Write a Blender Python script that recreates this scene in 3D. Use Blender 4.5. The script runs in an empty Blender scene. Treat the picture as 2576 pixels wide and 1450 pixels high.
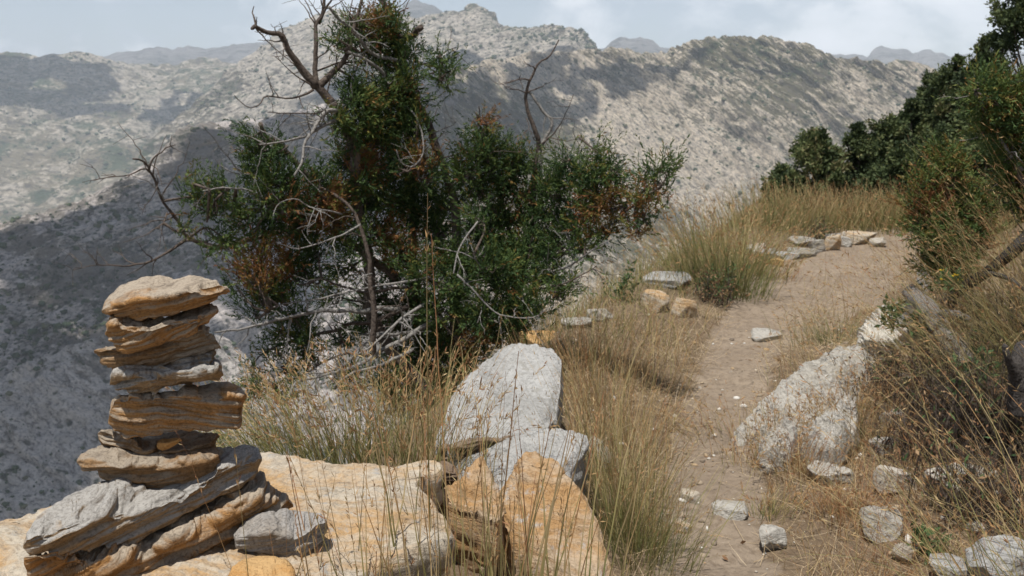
import bpy, math
import numpy as np
from mathutils import Vector

rng = np.random.default_rng(7)
scene = bpy.context.scene
COL = scene.collection
PI = math.pi

# ------------------------------------------------------------------ camera
PITCH = math.atan(475 / 2504.4)
CAMZ = 1.5
FPX = 2504.4
cp, sp = math.cos(PITCH), math.sin(PITCH)


def ray(u, v):
    """direction of the sight line through a point of the 2576x1450 picture"""
    u = np.asarray(u, float)
    v = np.asarray(v, float)
    a = (u - 1288) / FPX
    b = (v - 725) / FPX
    return np.stack([a, cp - b * sp, -(sp + b * cp)], -1)


def at(u, v, Y):
    """point at ground distance Y in front of the camera, in direction (u, v)"""
    d = ray(u, v)
    t = np.asarray(Y, float) / d[..., 1]
    p = d * t[..., None]
    p[..., 2] += CAMZ
    return p


def on_plane(u, v, z0, gx=0., gy=0., x0=0., y0=0.):
    d = ray(u, v)
    t = (CAMZ - z0 + gx * x0 + gy * y0) / (-d[..., 2] + gx * d[..., 0] + gy * d[..., 1])
    p = d * t[..., None]
    p[..., 2] += CAMZ
    return p


# ------------------------------------------------------------------ noise
def _h(ix, iy, iz, s):
    h = (ix * 73856093) ^ (iy * 19349663) ^ (iz * 83492791) ^ (s * 2654435)
    h &= 0xffffffff
    h = ((h ^ (h >> 13)) * 1274126177) & 0xffffffff
    h = ((h ^ (h >> 16)) * 2246822519) & 0xffffffff
    h ^= h >> 15
    return (h & 0xffffff) / 8388607.5 - 1.0


def vn(p, s=0):
    p = np.asarray(p, float)
    i = np.floor(p).astype(np.int64)
    f = p - i
    f = f * f * f * (f * (f * 6 - 15) + 10)
    r = 0
    for a in (0, 1):
        wx = f[..., 0] if a else 1 - f[..., 0]
        for b in (0, 1):
            wy = f[..., 1] if b else 1 - f[..., 1]
            for c in (0, 1):
                wz = f[..., 2] if c else 1 - f[..., 2]
                r = r + wx * wy * wz * _h(i[..., 0] + a, i[..., 1] + b, i[..., 2] + c, s)
    return r


def fbm(p, o=4, s=0, g=.5):
    r, a = 0, 1.
    p = np.asarray(p, float)
    for k in range(o):
        r = r + a * vn(p, s + k * 17)
        p = p * 2.03 + 11.3
        a *= g
    return r


def ridge(p, o=4, s=0):
    r, a = 0, 1.
    p = np.asarray(p, float)
    for k in range(o):
        r = r + a * (1 - 2 * np.abs(vn(p, s + k * 31)))
        p = p * 2.1 + 5.7
        a *= .5
    return r


def sst(a, b, x):
    t = np.clip((x - a) / (b - a), 0, 1)
    return t * t * (3 - 2 * t)


def nrm(v):
    return v / np.maximum(np.linalg.norm(v, axis=-1, keepdims=True), 1e-9)


# ------------------------------------------------------------------ objects
def link(o, parent=None):
    COL.objects.link(o)
    if parent is not None:
        o.parent = parent
    return o


def tag(o, label=None, cat=None, group=None, kind=None):
    if label: o['label'] = label
    if cat: o['category'] = cat
    if group: o['group'] = group
    if kind: o['kind'] = kind
    return o


def mesh(name, V, faces, mat, parent=None, origin=None, smooth=True, attrs=None, mats=None):
    """faces: (n,k) int array or list of such arrays; one mesh object, its origin at `origin`"""
    V = np.asarray(V, float)
    if parent is not None:
        origin = np.array(parent.location)
    if origin is None:
        origin = np.zeros(3)
    V = V - np.asarray(origin, float)
    if isinstance(faces, np.ndarray):
        faces = [faces]
    me = bpy.data.meshes.new(name)
    nl = sum(f.size for f in faces)
    nf = sum(len(f) for f in faces)
    me.vertices.add(len(V))
    me.vertices.foreach_set('co', V.astype(np.float32).ravel())
    me.loops.add(nl)
    me.polygons.add(nf)
    me.loops.foreach_set('vertex_index', np.concatenate([f.ravel() for f in faces]).astype(np.int32))
    tot = np.concatenate([np.full(len(f), f.shape[1]) for f in faces])
    st = np.concatenate([[0], np.cumsum(tot)[:-1]])
    me.polygons.foreach_set('loop_start', st.astype(np.int32))
    if smooth:
        me.polygons.foreach_set('use_smooth', np.ones(nf, bool))
    me.update(calc_edges=True)
    for k, a in (attrs or {}).items():
        at_ = me.attributes.new(k, 'FLOAT', 'POINT')
        at_.data.foreach_set('value', np.asarray(a, np.float32))
    me.materials.append(mat)
    o = bpy.data.objects.new(name, me)
    if parent is None:
        o.location = origin
    return link(o, parent)


def empty(name, loc, label, cat, group=None):
    o = bpy.data.objects.new(name, None)
    o.location = [float(c) for c in loc]
    o.empty_display_size = .1
    link(o)
    return tag(o, label, cat, group)


def grid_faces(n, m, wrap_m=False):
    """n rows of m vertices"""
    i = np.arange(n - 1)[:, None]
    j = np.arange(m if wrap_m else m - 1)[None, :]
    j2 = (j + 1) % m
    return np.stack([i * m + j, i * m + j2, (i + 1) * m + j2, (i + 1) * m + j], -1).reshape(-1, 4)


def grid_normals(P, wrap=False):
    du = np.gradient(P, axis=0)
    if wrap:
        dv = (np.roll(P, -1, 1) - np.roll(P, 1, 1))
    else:
        dv = np.gradient(P, axis=1)
    return nrm(np.cross(dv, du))


# ------------------------------------------------------------------ materials
class NT:
    def __init__(s, name):
        s.m = bpy.data.materials.new(name)
        s.m.use_nodes = True
        s.t = s.m.node_tree
        s.t.nodes.clear()
        s.out = s.t.nodes.new('ShaderNodeOutputMaterial')

    def n(s, typ, ins=None, **kw):
        x = s.t.nodes.new('ShaderNode' + typ)
        for k, v in kw.items():
            setattr(x, k, v)
        for k, v in (ins or {}).items():
            sock = x.inputs[k]
            if isinstance(v, bpy.types.NodeSocket):
                s.t.links.new(v, sock)
            else:
                sock.default_value = v
        return x

    def attr(s, name):
        return s.n('Attribute', attribute_name=name).outputs['Fac']

    def math(s, op, a, b=0.):
        return s.n('Math', {0: a, 1: b}, operation=op).outputs[0]

    def noise(s, vec, scale, detail=4., rough=.55, dist=0.):
        return s.n('TexNoise', {'Vector': vec, 'Scale': scale, 'Detail': detail, 'Roughness': rough, 'Distortion': dist}).outputs[0]

    def ramp(s, fac, *stops):
        r = s.n('ValToRGB', {0: fac})
        e = r.color_ramp.elements
        while len(e) < len(stops): e.new(.5)
        for k, (p, c) in enumerate(stops):
            e[k].position = p
            if not isinstance(c, tuple): c = (c, c, c)
            e[k].color = (*c, 1)
        return r.outputs[0]

    def mix(s, fac, a, b, mode='MIX'):
        x = s.n('Mix', data_type='RGBA', blend_type=mode)
        for sock, v in ((x.inputs[0], fac), (x.inputs[6], a), (x.inputs[7], b)):
            if isinstance(v, bpy.types.NodeSocket):
                s.t.links.new(v, sock)
            else:
                sock.default_value = (*v, 1) if isinstance(v, tuple) else v
        return x.outputs[2]

    def vec(s, x, y, z):
        return s.n('CombineXYZ', {0: x, 1: y, 2: z}).outputs[0]

    def finish(s, col, rough=.85, bump=None, bstr=.5, bdist=.01, spec=.25, trans=None):
        b = s.n('BsdfPrincipled', {'Roughness': rough, 'Specular IOR Level': spec})
        if isinstance(col, tuple): b.inputs['Base Color'].default_value = (*col, 1)
        else: s.t.links.new(col, b.inputs['Base Color'])
        if bump is not None:
            bp = s.n('Bump', {'Height': bump, 'Strength': bstr, 'Distance': bdist})
            s.t.links.new(bp.outputs[0], b.inputs['Normal'])
        sh = b.outputs[0]
        if trans:
            tr = s.n('BsdfTranslucent')
            if isinstance(col, tuple): tr.inputs[0].default_value = (*col, 1)
            else: s.t.links.new(col, tr.inputs[0])
            sh = s.n('MixShader', {0: trans, 1: sh, 2: tr.outputs[0]}).outputs[0]
        s.t.links.new(sh, s.out.inputs[0])
        return s.m


def rock_mat(name, ca, cb, cdark, top=None, grey=.5, streak=1., fine=1., speck=None, dens=1.):
    """layered rock: streaks follow the bedding stored in the mesh; ca stained, cb clean, cdark cracks"""
    t = NT(name)
    tc = t.n('TexCoord').outputs['Object']
    rnd = t.math('MULTIPLY', t.n('ObjectInfo').outputs['Random'], 37.)
    off = t.n('VectorMath', {0: tc, 1: t.vec(rnd, rnd, rnd)}, operation='ADD').outputs[0]
    sx = t.n('SeparateXYZ', {0: off})
    bed = t.math('ADD', t.attr('bed'), rnd)
    s1 = t.noise(t.vec(t.math('MULTIPLY', sx.outputs[0], 5. * dens), t.math('MULTIPLY', sx.outputs[1], 5. * dens), t.math('MULTIPLY', bed, 62. * dens)), 1., 9., .72, .15)
    s2 = t.noise(t.vec(t.math('MULTIPLY', sx.outputs[0], 22. * dens), t.math('MULTIPLY', sx.outputs[1], 22. * dens), t.math('MULTIPLY', bed, 260. * dens)), 1., 5., .7, .2)
    lo = t.noise(off, 7. * dens, 5., .6)
    fi = t.noise(off, 160. * dens, 4., .7)
    if top is not None:   # weathered upper faces
        nz = t.n('SeparateXYZ', {0: t.n('NewGeometry').outputs['Normal']}).outputs[2]
        w = t.math('ADD', t.math('MULTIPLY', nz, top), lo)
    else:
        w = lo
    w = t.math('ADD', w, t.math('MULTIPLY', t.math('SUBTRACT', s1, .5), .9))
    m = t.ramp(w, (grey - .1, 0.), (grey + .12, 1.))
    c = t.mix(m, ca, cb)
    c = t.mix(t.math('MULTIPLY', t.ramp(s1, (.5, 0.), (.72, 1.)), .55), c, tuple(min(1, 1.25 * q) for q in cb))
    c = t.mix(t.math('MULTIPLY', t.ramp(s1, (.28, 1.), (.43, 0.)), .85 * streak), c, cdark)
    c = t.mix(t.math('MULTIPLY', t.ramp(s2, (.3, 1.), (.5, 0.)), .6 * streak), c, cdark)
    c = t.mix(t.math('MULTIPLY', t.ramp(fi, (.33, 1.), (.5, 0.)), .55 * fine), c, cdark)
    c = t.mix(t.math('MULTIPLY', t.ramp(t.noise(off, 75. * dens, 7., .8), (.55, 0.), (.66, 1.)), .45 * fine), c, tuple(min(1, 1.3 * q) for q in cb))
    c = t.mix(t.math('MULTIPLY', t.ramp(t.noise(off, 42. * dens, 8., .8), (.30, 1.), (.42, 0.)), .7), c, tuple(.55 * q for q in cdark))
    if speck:
        c = t.mix(t.ramp(t.noise(off, 24. * dens, 6., .7), (.58, 0.), (.68, 1.)), c, speck)
    h = t.math('ADD', t.math('MULTIPLY', s2, .8), t.math('ADD', t.math('MULTIPLY', s1, .7), t.math('MULTIPLY', fi, .8)))
    return t.finish(c, .88, h, .75, .008 / dens)


M = {}
M['rust'] = rock_mat('rust_schist', (.35, .185, .066), (.33, .275, .21), (.045, .028, .016), top=.26, grey=.56)
M['brown'] = rock_mat('brown_schist', (.25, .148, .068), (.285, .24, .185), (.05, .032, .02), top=.22, grey=.58)
M['greytop'] = rock_mat('grey_schist', (.29, .195, .105), (.325, .31, .285), (.055, .045, .035), top=.34, grey=.58)
M['cobble'] = rock_mat('grey_gneiss', (.25, .22, .185), (.30, .285, .265), (.07, .065, .06), grey=.42, streak=.6, fine=1.3, dens=.8)
M['orange'] = rock_mat('orange_stone', (.42, .225, .075), (.44, .285, .13), (.20, .11, .045), grey=.5, streak=.35)
M['bedrock'] = rock_mat('orange_bedrock', (.41, .265, .13), (.41, .36, .285), (.14, .11, .08), grey=.50, streak=.85, dens=.7, speck=(.30, .29, .27))
M['tall'] = rock_mat('ochre_slab', (.36, .215, .095), (.375, .29, .20), (.16, .10, .05), grey=.54, streak=.6, dens=.6, speck=(.36, .34, .31))
M['limestone'] = rock_mat('pale_grey_rock', (.30, .295, .28), (.355, .35, .335), (.15, .145, .13), grey=.45, streak=.5, fine=1.2, dens=.5, speck=(.27, .26, .235))
M['white'] = rock_mat('white_rock', (.33, .305, .26), (.39, .37, .33), (.10, .09, .075), grey=.45, streak=.9, dens=.45, speck=(.19, .175, .155))
M['dull'] = rock_mat('dull_rock', (.34, .30, .24), (.40, .37, .32), (.13, .11, .09), grey=.5, streak=.5)
M['lichen'] = rock_mat('lichen_rock', (.45, .42, .36), (.52, .49, .43), (.13, .12, .10), grey=.45, streak=.4, dens=.5, speck=(.17, .165, .155))
M['darkrock'] = rock_mat('dark_rock', (.15, .10, .065), (.24, .19, .14), (.05, .035, .025), grey=.5, streak=.6)
import bmesh
# ------------------------------------------------------------------ terrain height (needed by the rocks)
_cy = np.array([0, 2, 3, 4, 5, 6.5, 8, 9.7, 11, 13, 40.])
_cx = np.array([.3, .42, .66, .86, 1.12, 1.6, 2.15, 3.25, 4.25, 4.9, 5.2])
_ey = np.array([-30, 0, 1.5, 3, 4, 5, 6, 7, 9, 11.5, 14, 18, 60.])
_ex = np.array([-2.2, -1.4, -1.2, -.75, -.35, -.05, .35, .75, 1.6, 2.7, 3.5, 5.2, 20])


def H(x, y, detail=True):
    x = np.asarray(x, float); y = np.asarray(y, float)
    c = np.interp(y, _cy, _cx); e = np.interp(y, _ey, _ex)
    w = np.interp(y, [0, 3, 5, 8, 10, 14], [.24, .20, .22, .30, .6, .8])
    r = np.maximum(0, x - c - w - .18)
    z = .62 * r * r / (r + np.interp(y, [0, 3, 5, 9, 12, 16], [1.5, 1.3, .8, 1.2, 1.0, 1.0]))
    b = np.clip((c - w - x) / np.maximum(c - w - e, .2), 0, 1)
    z = z + .10 * sst(0, .6, b) * np.interp(y, [2, 4, 9, 14], [1.2, 1.2, .6, .3])
    # loose earth packed under the stone edging near the camera
    z = z + .20 * sst(.45, 1., b) * sst(3.6, 2.6, y)
    l = np.maximum(0, e - x)
    z = z - 1.15 * l * l / (l + .5)
    f = np.maximum(0, y - 14.5 - .55 * np.clip(x - 5.5, 0, 30))
    z = z - .85 * f * f / (f + 3.5)
    if detail:
        p = np.stack([x, y, 0 * x], -1)
        path = np.exp(-((x - c) / (w + .05)) ** 4)
        z = z + (.05 * fbm(p * 1.1, 3, 5) + .02 * fbm(p * 5, 3, 9)) * (1 - .4 * path) + .008 * fbm(p * 11, 3, 3) - .03 * path
    return z


def ground(u, v, lift=0.):
    """where the sight line through (u, v) meets the near ground"""
    d = ray(u, v)
    Y = np.linspace(1.2, 24, 1500)
    t = Y[None, :] / np.atleast_2d(d)[:, 1:2]
    P = np.atleast_2d(d)[:, None, :] * t[..., None]
    P[..., 2] += CAMZ
    below = P[..., 2] - lift < H(P[..., 0], P[..., 1])
    k = np.where(below.any(1), below.argmax(1), 1499)
    q = P[np.arange(len(k)), k]
    return q[0] if np.ndim(u) == 0 else q


def loft(name, label, top, bot, Y, ff, mat, tilt=.05, back=.12, bulge=.04, bed=0., amp=.0044, seed=1,
         cat='stone', group=None, maxd=.30, n=190, rag=2.2, soft=5, under=.025, yaw=0.):
    top = np.array(top, float); bot = np.array(bot, float)
    s = .5 - .5 * np.cos(np.linspace(0, PI, n) * 1.0)
    s = .35 * s + .65 * np.linspace(0, 1, n)
    u = top[0, 0] + (top[-1, 0] - top[0, 0]) * s
    tv = np.interp(u, top[:, 0], top[:, 1]); bv = np.interp(u, bot[:, 0], bot[:, 1])
    q = np.stack([u / 26., 0 * u, 0 * u], -1)
    env = np.minimum(1, np.minimum(s, 1 - s) * 12)
    tv = tv + rag * env * fbm(q, 4, seed); bv = bv + rag * env * fbm(q + 50, 4, seed + 3)
    if group: tv = tv - 2 * env; bv = bv + 5 * env; soft = min(soft, 3)
    bv = np.maximum(bv, tv + .5)
    f = np.interp(u, [k[0] for k in ff], [k[1] for k in ff]) if isinstance(ff, (list, tuple)) else np.full(n, ff)
    f = np.clip(f + .09 * fbm(q * .35 + 9, 2, seed + 5), .08, 1)
    prof = np.sqrt(np.clip(1 - np.abs(2 * s - 1) ** 3.2, .0, 1))
    Yf = Y + bulge * (1 - prof) + .010 * fbm(q * .16 + 33, 2, seed + 8)
    Yf = Yf + yaw * (s - .5)
    P1 = at(u, bv + (tv - bv) * f, Yf)
    P0 = at(u, bv, Yf + under * prof)
    d = ray(u, tv)
    t = (CAMZ - P1[:, 2] + tilt * Yf) / np.maximum(tilt * d[:, 1] - d[:, 2], 1e-3)
    Y2 = np.clip(t * d[:, 1], Yf + .004, Yf + .004 + maxd * prof)
    P2 = at(u, tv, Y2)
    bk = back * prof + .002
    Q = at(u, tv, Y2 + bk); Q[:, 2] -= .22 * bk
    P3 = Q.copy(); P3[:, 2] = np.minimum(Q[:, 2] - .003, P0[:, 2] + .01)
    corners = [P0, P1, P2, Q, P3]
    cnt = [40, 34, 10, 10, 20]
    rings = []
    for k in range(5):
        a, b_ = corners[k], corners[(k + 1) % 5]
        w = np.arange(cnt[k]) / cnt[k]
        rings.append(a[:, None, :] * (1 - w)[None, :, None] + b_[:, None, :] * w[None, :, None])
    P = np.concatenate(rings, 1)
    for _ in range(soft):
        P = .5 * P + .25 * (np.roll(P, 1, 1) + np.roll(P, -1, 1))
    N = grid_normals(P, True)
    cen = P.mean((0, 1))
    if ((P - P.mean(1, keepdims=True)) * N).sum() < 0: N = -N
    sc = 1.0 / max(.25, (P[..., 0].max() - P[..., 0].min()) / .30)
    warp = .012 * fbm(P * 7 * sc + seed, 3, seed + 2) + .03 * vn(P * 2.5 + seed, seed + 4)
    W = P[..., 2] * math.cos(bed) + P[..., 0] * math.sin(bed) + warp
    X = np.stack([P[..., 0] * 5, P[..., 1] * 5, W * 85], -1)
    L1 = vn(X + seed, seed + 11)
    L0 = vn(np.stack([P[..., 0] * 2.5, P[..., 1] * 2.5, W * 40], -1) + seed, seed + 6)
    L2 = vn(np.stack([P[..., 0] * 14, P[..., 1] * 14, W * 240], -1) + seed, seed + 12)
    L3 = vn(P * 130 + seed, seed + 14)
    D = amp * (1.0 * np.tanh(5 * L0) + 1.0 * np.tanh(6 * L1) + .8 * np.tanh(2.5 * L2) + .2 * L3 + .9 * fbm(P * 9 + seed, 3, seed + 13))
    endw = np.minimum(1, np.minimum(s, 1 - s) * 14)[:, None]
    P = P + N * (D * endw)[..., None]
    m = P.shape[1]
    V = np.concatenate([P.reshape(-1, 3), P[0].mean(0)[None], P[-1].mean(0)[None]])
    fq = grid_faces(n, m, True)
    j = np.arange(m); j2 = (j + 1) % m
    c0 = n * m
    ft = np.concatenate([np.stack([j2, j, np.full(m, c0)], -1), np.stack([(n - 1) * m + j, (n - 1) * m + j2, np.full(m, c0 + 1)], -1)])
    bedv = np.concatenate([W.ravel(), [W[0].mean(), W[-1].mean()]])
    lo = V.min(0); hi = V.max(0)
    o = mesh(name, V, [fq, ft], M[mat] if isinstance(mat, str) else mat, origin=[(lo[0] + hi[0]) / 2, (lo[1] + hi[1]) / 2, lo[2]], attrs={'bed': bedv})
    return tag(o, label, cat, group)


def slab(name, label, poly, z0, thick, mat, gx=0., gy=0., x0=0., y0=0., bulge=.0, rim=.018, amp=.006, under=.12, seed=1,
         cat='rock', group=None, n=300, K=46, rag=3., ctr=None, steps=.0, sink=.0, facet=0., crag=0., bedd=(.2, 0.), sidelay=1.):
    poly = np.array(poly, float)
    seg = np.roll(poly, -1, 0) - poly
    ln = np.hypot(seg[:, 0], seg[:, 1]); cum = np.concatenate([[0], np.cumsum(ln)])
    q = np.linspace(0, cum[-1], n, endpoint=False)
    cl = np.concatenate([poly, poly[:1]])
    u = np.interp(q, cum, cl[:, 0]); v = np.interp(q, cum, cl[:, 1])
    for _ in range(2):
        u = .5 * u + .25 * (np.roll(u, 1) + np.roll(u, -1)); v = .5 * v + .25 * (np.roll(v, 1) + np.roll(v, -1))
    a = np.linspace(0, 2 * PI, n, endpoint=False)
    cir = np.stack([np.cos(a), np.sin(a), 0 * a], -1) * cum[-1] / 200.
    u = u + rag * fbm(cir, 4, seed); v = v + rag * fbm(cir + 40, 4, seed + 1)
    B = on_plane(u, v, z0, gx, gy, x0, y0)
    C = on_plane(*(np.array(ctr) if ctr else (poly.mean(0))), z0, gx, gy, x0, y0)
    r = np.concatenate([np.linspace(0.015, .9, K), np.linspace(.92, 1, 9)])
    rings = [C + (B - C) * k for k in r]
    rv = list(r)
    side = np.linspace(0, 1, 16)[1:]
    size = np.linalg.norm(B - C, axis=1).mean()
    for k in side:
        R = C + (B - C) * (1 - under * k ** 1.5 * (1 + .5 * vn(cir * .6 + 7, seed))[:, None])
        R = R + 0; R[:, 2] = B[:, 2] - thick * k
        rings.append(R); rv.append(1 + k)
    P = np.stack(rings)                       # rings x n x 3
    rv = np.array(rv)[:, None]
    topm = (rv <= 1)
    rr = np.minimum(rv, 1)
    P[..., 2] += bulge * (1 - rr ** 2) - rim * sst(.8, 1., rr) ** 2
    if facet:
        P[..., 2] += facet * np.tanh(3 * vn(P * 3.1 / max(size, .15) * .35 + seed, seed + 21)) * sst(1.02, .7, rr)
    if crag:
        Pc = P @ np.array([[.8, 0, .6], [0, 1, 0], [-.6, 0, .8]]) * np.array([7., 7., 12.])
        P[..., 2] += crag * ridge(Pc + seed, 4, seed + 30) * sst(1.05, .8, rr)
    W = P[..., 2] * 1.0 + bedd[0] * P[..., 0] + bedd[1] * P[..., 1] + .05 * fbm(P * 2.2 + seed, 3, seed + 2)
    g = .35 / max(size, .1)
    D = amp * (1.5 * fbm(P * 7 * g + seed, 4, seed + 3) + .5 * vn(P * 60 + seed, seed + 4) + .3 * vn(P * 140 + seed, seed + 15))
    if steps:
        D = D + steps * np.tanh(4 * vn(np.stack([P[..., 0] * 2.5, P[..., 1] * 2.5, W * 25], -1) + seed, seed + 8))
    P[..., 2] += np.where(topm, D, 0)
    out = nrm((B - C) * np.array([1, 1, 0]))[None]
    Ls = vn(np.stack([P[..., 0] * 6, P[..., 1] * 6, W * 70], -1) + seed, seed + 5)
    P = P + out * np.where(topm, 0, np.minimum(amp, .007) * (1.6 * sidelay * np.tanh(2.5 * Ls) + 1.4 * fbm(P * 7, 3, seed + 6)))[..., None]
    P[..., 2] -= sink
    nr = len(P)
    V = np.concatenate([P.reshape(-1, 3), P[0].mean(0)[None], P[-1].mean(0)[None]])
    j = np.arange(n); j2 = (j + 1) % n
    ft = np.concatenate([np.stack([j2, j, np.full(n, nr * n)], -1), np.stack([(nr - 1) * n + j, (nr - 1) * n + j2, np.full(n, nr * n + 1)], -1)])
    bedv = np.concatenate([W.ravel(), [W[0].mean(), W[-1].mean()]])
    lo = V.min(0); hi = V.max(0)
    o = mesh(name, V, [grid_faces(nr, n, True), ft], M[mat], origin=[(lo[0] + hi[0]) / 2, (lo[1] + hi[1]) / 2, lo[2]], attrs={'bed': bedv})
    return tag(o, label, cat, group)


def ico(k):
    bm = bmesh.new(); bmesh.ops.create_icosphere(bm, subdivisions=k, radius=1.)
    V = np.array([v.co[:] for v in bm.verts]); F = np.array([[v.index for v in f.verts] for f in bm.faces]); bm.free()
    return V, F


ICO = {k: ico(k) for k in (1, 2, 5, 6)}


def chunk_shape(r_, k=5, planes=16, seed=1, amp=.03, flat=0.):
    V, F = ICO[k]
    nv = nrm(r_.normal(size=(planes, 3))); hh = r_.uniform(.62, 1., planes)
    if flat: nv = np.concatenate([nv, [[.1, -.1, 1.], [0, 0, -1.]]]); nv = nrm(nv); hh = np.concatenate([hh, [flat, .8]])
    den = V @ nv.T
    rad = np.where(den > .05, hh / np.maximum(den, .05), 9.).min(1)
    rad = np.minimum(rad, 1.25)
    P = V * rad[:, None]
    P = P + nrm(V) * (amp * (fbm(P * 3 + seed, 4, seed) + .5 * np.tanh(3 * vn(np.stack([P[:, 0] * 2, P[:, 1] * 2, P[:, 2] * 9], -1), seed + 1))))[:, None]
    return P, F


def chunk(name, label, u, v, wpx, hpx, mat, seed=1, deep=.9, bury=.25, rot=None, cat='rock', group=None, flat=.55, k=5, amp=.028, planes=10, lift=0.):
    """angular rock lying on the ground; (u, v) is where its foot meets the ground, wpx x hpx its size in the picture"""
    r_ = np.random.default_rng(seed)
    g = ground(u, v, lift)
    dist = np.linalg.norm(g - np.array([0, 0, CAMZ]))
    wx = wpx / FPX * dist / 2
    P, F = chunk_shape(r_, k, planes, seed, amp, flat)
    e = math.asin(min(.9, (CAMZ - g[2]) / dist))
    wy = wx * deep
    hz = max(.01, (hpx / FPX * dist - 2 * wy * math.sin(e) * .8) / math.cos(e) / (1.4 - bury)) if hpx else wx * .5
    hz = max(hz, .22 * wx)
    a = r_.uniform(0, 6.28) if rot is None else rot
    Rm = np.array([[math.cos(a), -math.sin(a), 0], [math.sin(a), math.cos(a), 0], [0, 0, 1]])
    P = P @ Rm.T
    P = P / np.abs(P).max(0)
    P = P * np.array([wx, wy, hz])
    z0 = g[2] if not lift else g[2]
    c = np.array([g[0], g[1] + wy * .85, z0 + hz * (1 - 2 * bury)])
    V = P + c
    W = V[:, 2] + .3 * V[:, 0] + .05 * fbm(V * 3, 2, seed)
    o = mesh(name, V, F, M[mat], origin=[c[0], c[1], V[:, 2].min()], attrs={'bed': W})
    return tag(o, label, cat, group)


CAIRN = 'stones stacked in the cairn'
loft('cairn_stone', 'pale topmost cairn stone with a blunt nose jutting out to the right', group=CAIRN, Y=1.875, seed=11, mat='rust', bed=-.22,
     top=[(256, 781), (275, 757), (292, 735), (310, 722), (330, 712), (372, 704), (420, 701), (470, 699), (510, 706), (550, 711), (572, 718), (578, 731)],
     bot=[(256, 783), (300, 792), (330, 797), (352, 799), (390, 799), (420, 789), (450, 778), (500, 765), (545, 752), (570, 741), (578, 733)],
     ff=[(256, .6), (330, .52), (450, .52), (520, .62), (578, .8)], tilt=.04, back=.1)
loft('cairn_stone', 'second cairn stone from the top, wedge shaped with an ochre point at its upper right', group=CAIRN, Y=1.885, seed=23, mat='rust', bed=-.30,
     top=[(264, 838), (272, 815), (285, 797), (330, 800), (380, 800), (440, 783), (500, 768), (525, 764), (543, 768), (550, 780)],
     bot=[(264, 842), (285, 866), (310, 880), (345, 883), (390, 877), (440, 862), (478, 850), (500, 842), (505, 822), (530, 812), (550, 782)],
     ff=[(264, .8), (330, .75), (430, .62), (480, .5), (550, .45)], tilt=.1, back=.1)
loft('cairn_stone', 'thin brown cairn stone with a sharp tip at its left, third from the top', group=CAIRN, Y=1.93, seed=31, mat='brown', bed=-.16,
     top=[(236, 882), (262, 866), (290, 864), (350, 858), (420, 850), (480, 830), (512, 814), (530, 825), (545, 850), (556, 873)],
     bot=[(236, 884), (262, 906), (290, 925), (320, 931), (380, 926), (440, 908), (500, 896), (540, 884), (556, 876)],
     ff=[(236, .5), (300, .8), (450, .9), (556, .75)], tilt=.1, back=.12)
loft('cairn_stone', 'fourth cairn stone from the top, dark at its left with a silvery right end', group=CAIRN, Y=1.912, seed=41, mat='greytop', bed=-.14,
     top=[(276, 965), (284, 940), (300, 930), (360, 925), (440, 912), (500, 893), (528, 888), (532, 908), (550, 922), (562, 940)],
     bot=[(276, 968), (300, 977), (330, 986), (380, 990), (430, 983), (480, 972), (520, 968), (550, 958), (562, 943)],
     ff=[(276, .8), (400, .62), (500, .5), (562, .7)], tilt=.12, back=.12, under=.03)
loft('cairn_stone', 'thickest cairn stone, a rusty block with a square right end, fifth from the top', group=CAIRN, Y=1.935, seed=53, mat='rust', bed=.02,
     top=[(272, 1060), (277, 1030), (284, 1000), (295, 989), (350, 988), (430, 985), (490, 975), (540, 966), (570, 968), (600, 982), (621, 994)],
     bot=[(272, 1066), (285, 1092), (320, 1104), (370, 1104), (420, 1092), (470, 1085), (530, 1086), (598, 1082), (602, 1050), (612, 1015), (621, 998)],
     ff=[(272, .9), (420, .88), (520, .78), (560, .7), (621, .75)], tilt=.08, back=.14, soft=4)
loft('cairn_stone', 'short dark cairn stone with a tan ledge, wedged under the rusty block', group=CAIRN, Y=1.975, seed=61, mat='brown', bed=-.10,
     top=[(246, 1090), (252, 1080), (275, 1078), (330, 1092), (400, 1098), (470, 1085), (520, 1086), (545, 1090), (552, 1096)],
     bot=[(246, 1096), (256, 1122), (275, 1143), (310, 1150), (345, 1162), (370, 1168), (420, 1164), (480, 1150), (530, 1133), (545, 1105), (552, 1098)],
     ff=[(246, .85), (330, .75), (360, .42), (480, .32), (552, .4)], tilt=.02, back=.10, maxd=.12)
loft('wedge_pebble', 'small orange pebble wedged into the gap under the thickest cairn stone', cat='pebble', Y=1.95, seed=67, mat='orange', bed=-.35,
     top=[(394, 1122), (396, 1108), (410, 1102), (430, 1100), (452, 1098), (458, 1106)],
     bot=[(394, 1124), (397, 1134), (408, 1140), (425, 1134), (445, 1122), (458, 1110)],
     ff=.65, back=.03, bulge=.012, amp=.0012, n=60, rag=.6, under=.008)
loft('cairn_stone', 'brown wedge of cairn stone pointing left, resting on the big grey slab', group=CAIRN, Y=1.935, seed=71, mat='brown', bed=-.03,
     top=[(193, 1158), (205, 1144), (250, 1139), (300, 1140), (350, 1152), (400, 1156), (450, 1146), (500, 1132), (525, 1122), (545, 1132), (555, 1160)],
     bot=[(193, 1164), (225, 1180), (265, 1198), (290, 1220), (315, 1238), (380, 1243), (430, 1243), (480, 1232), (520, 1220), (540, 1200), (555, 1165)],
     ff=[(193, .35), (280, .62), (400, .72), (500, .78), (555, .8)], tilt=.05, back=.10)
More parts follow.
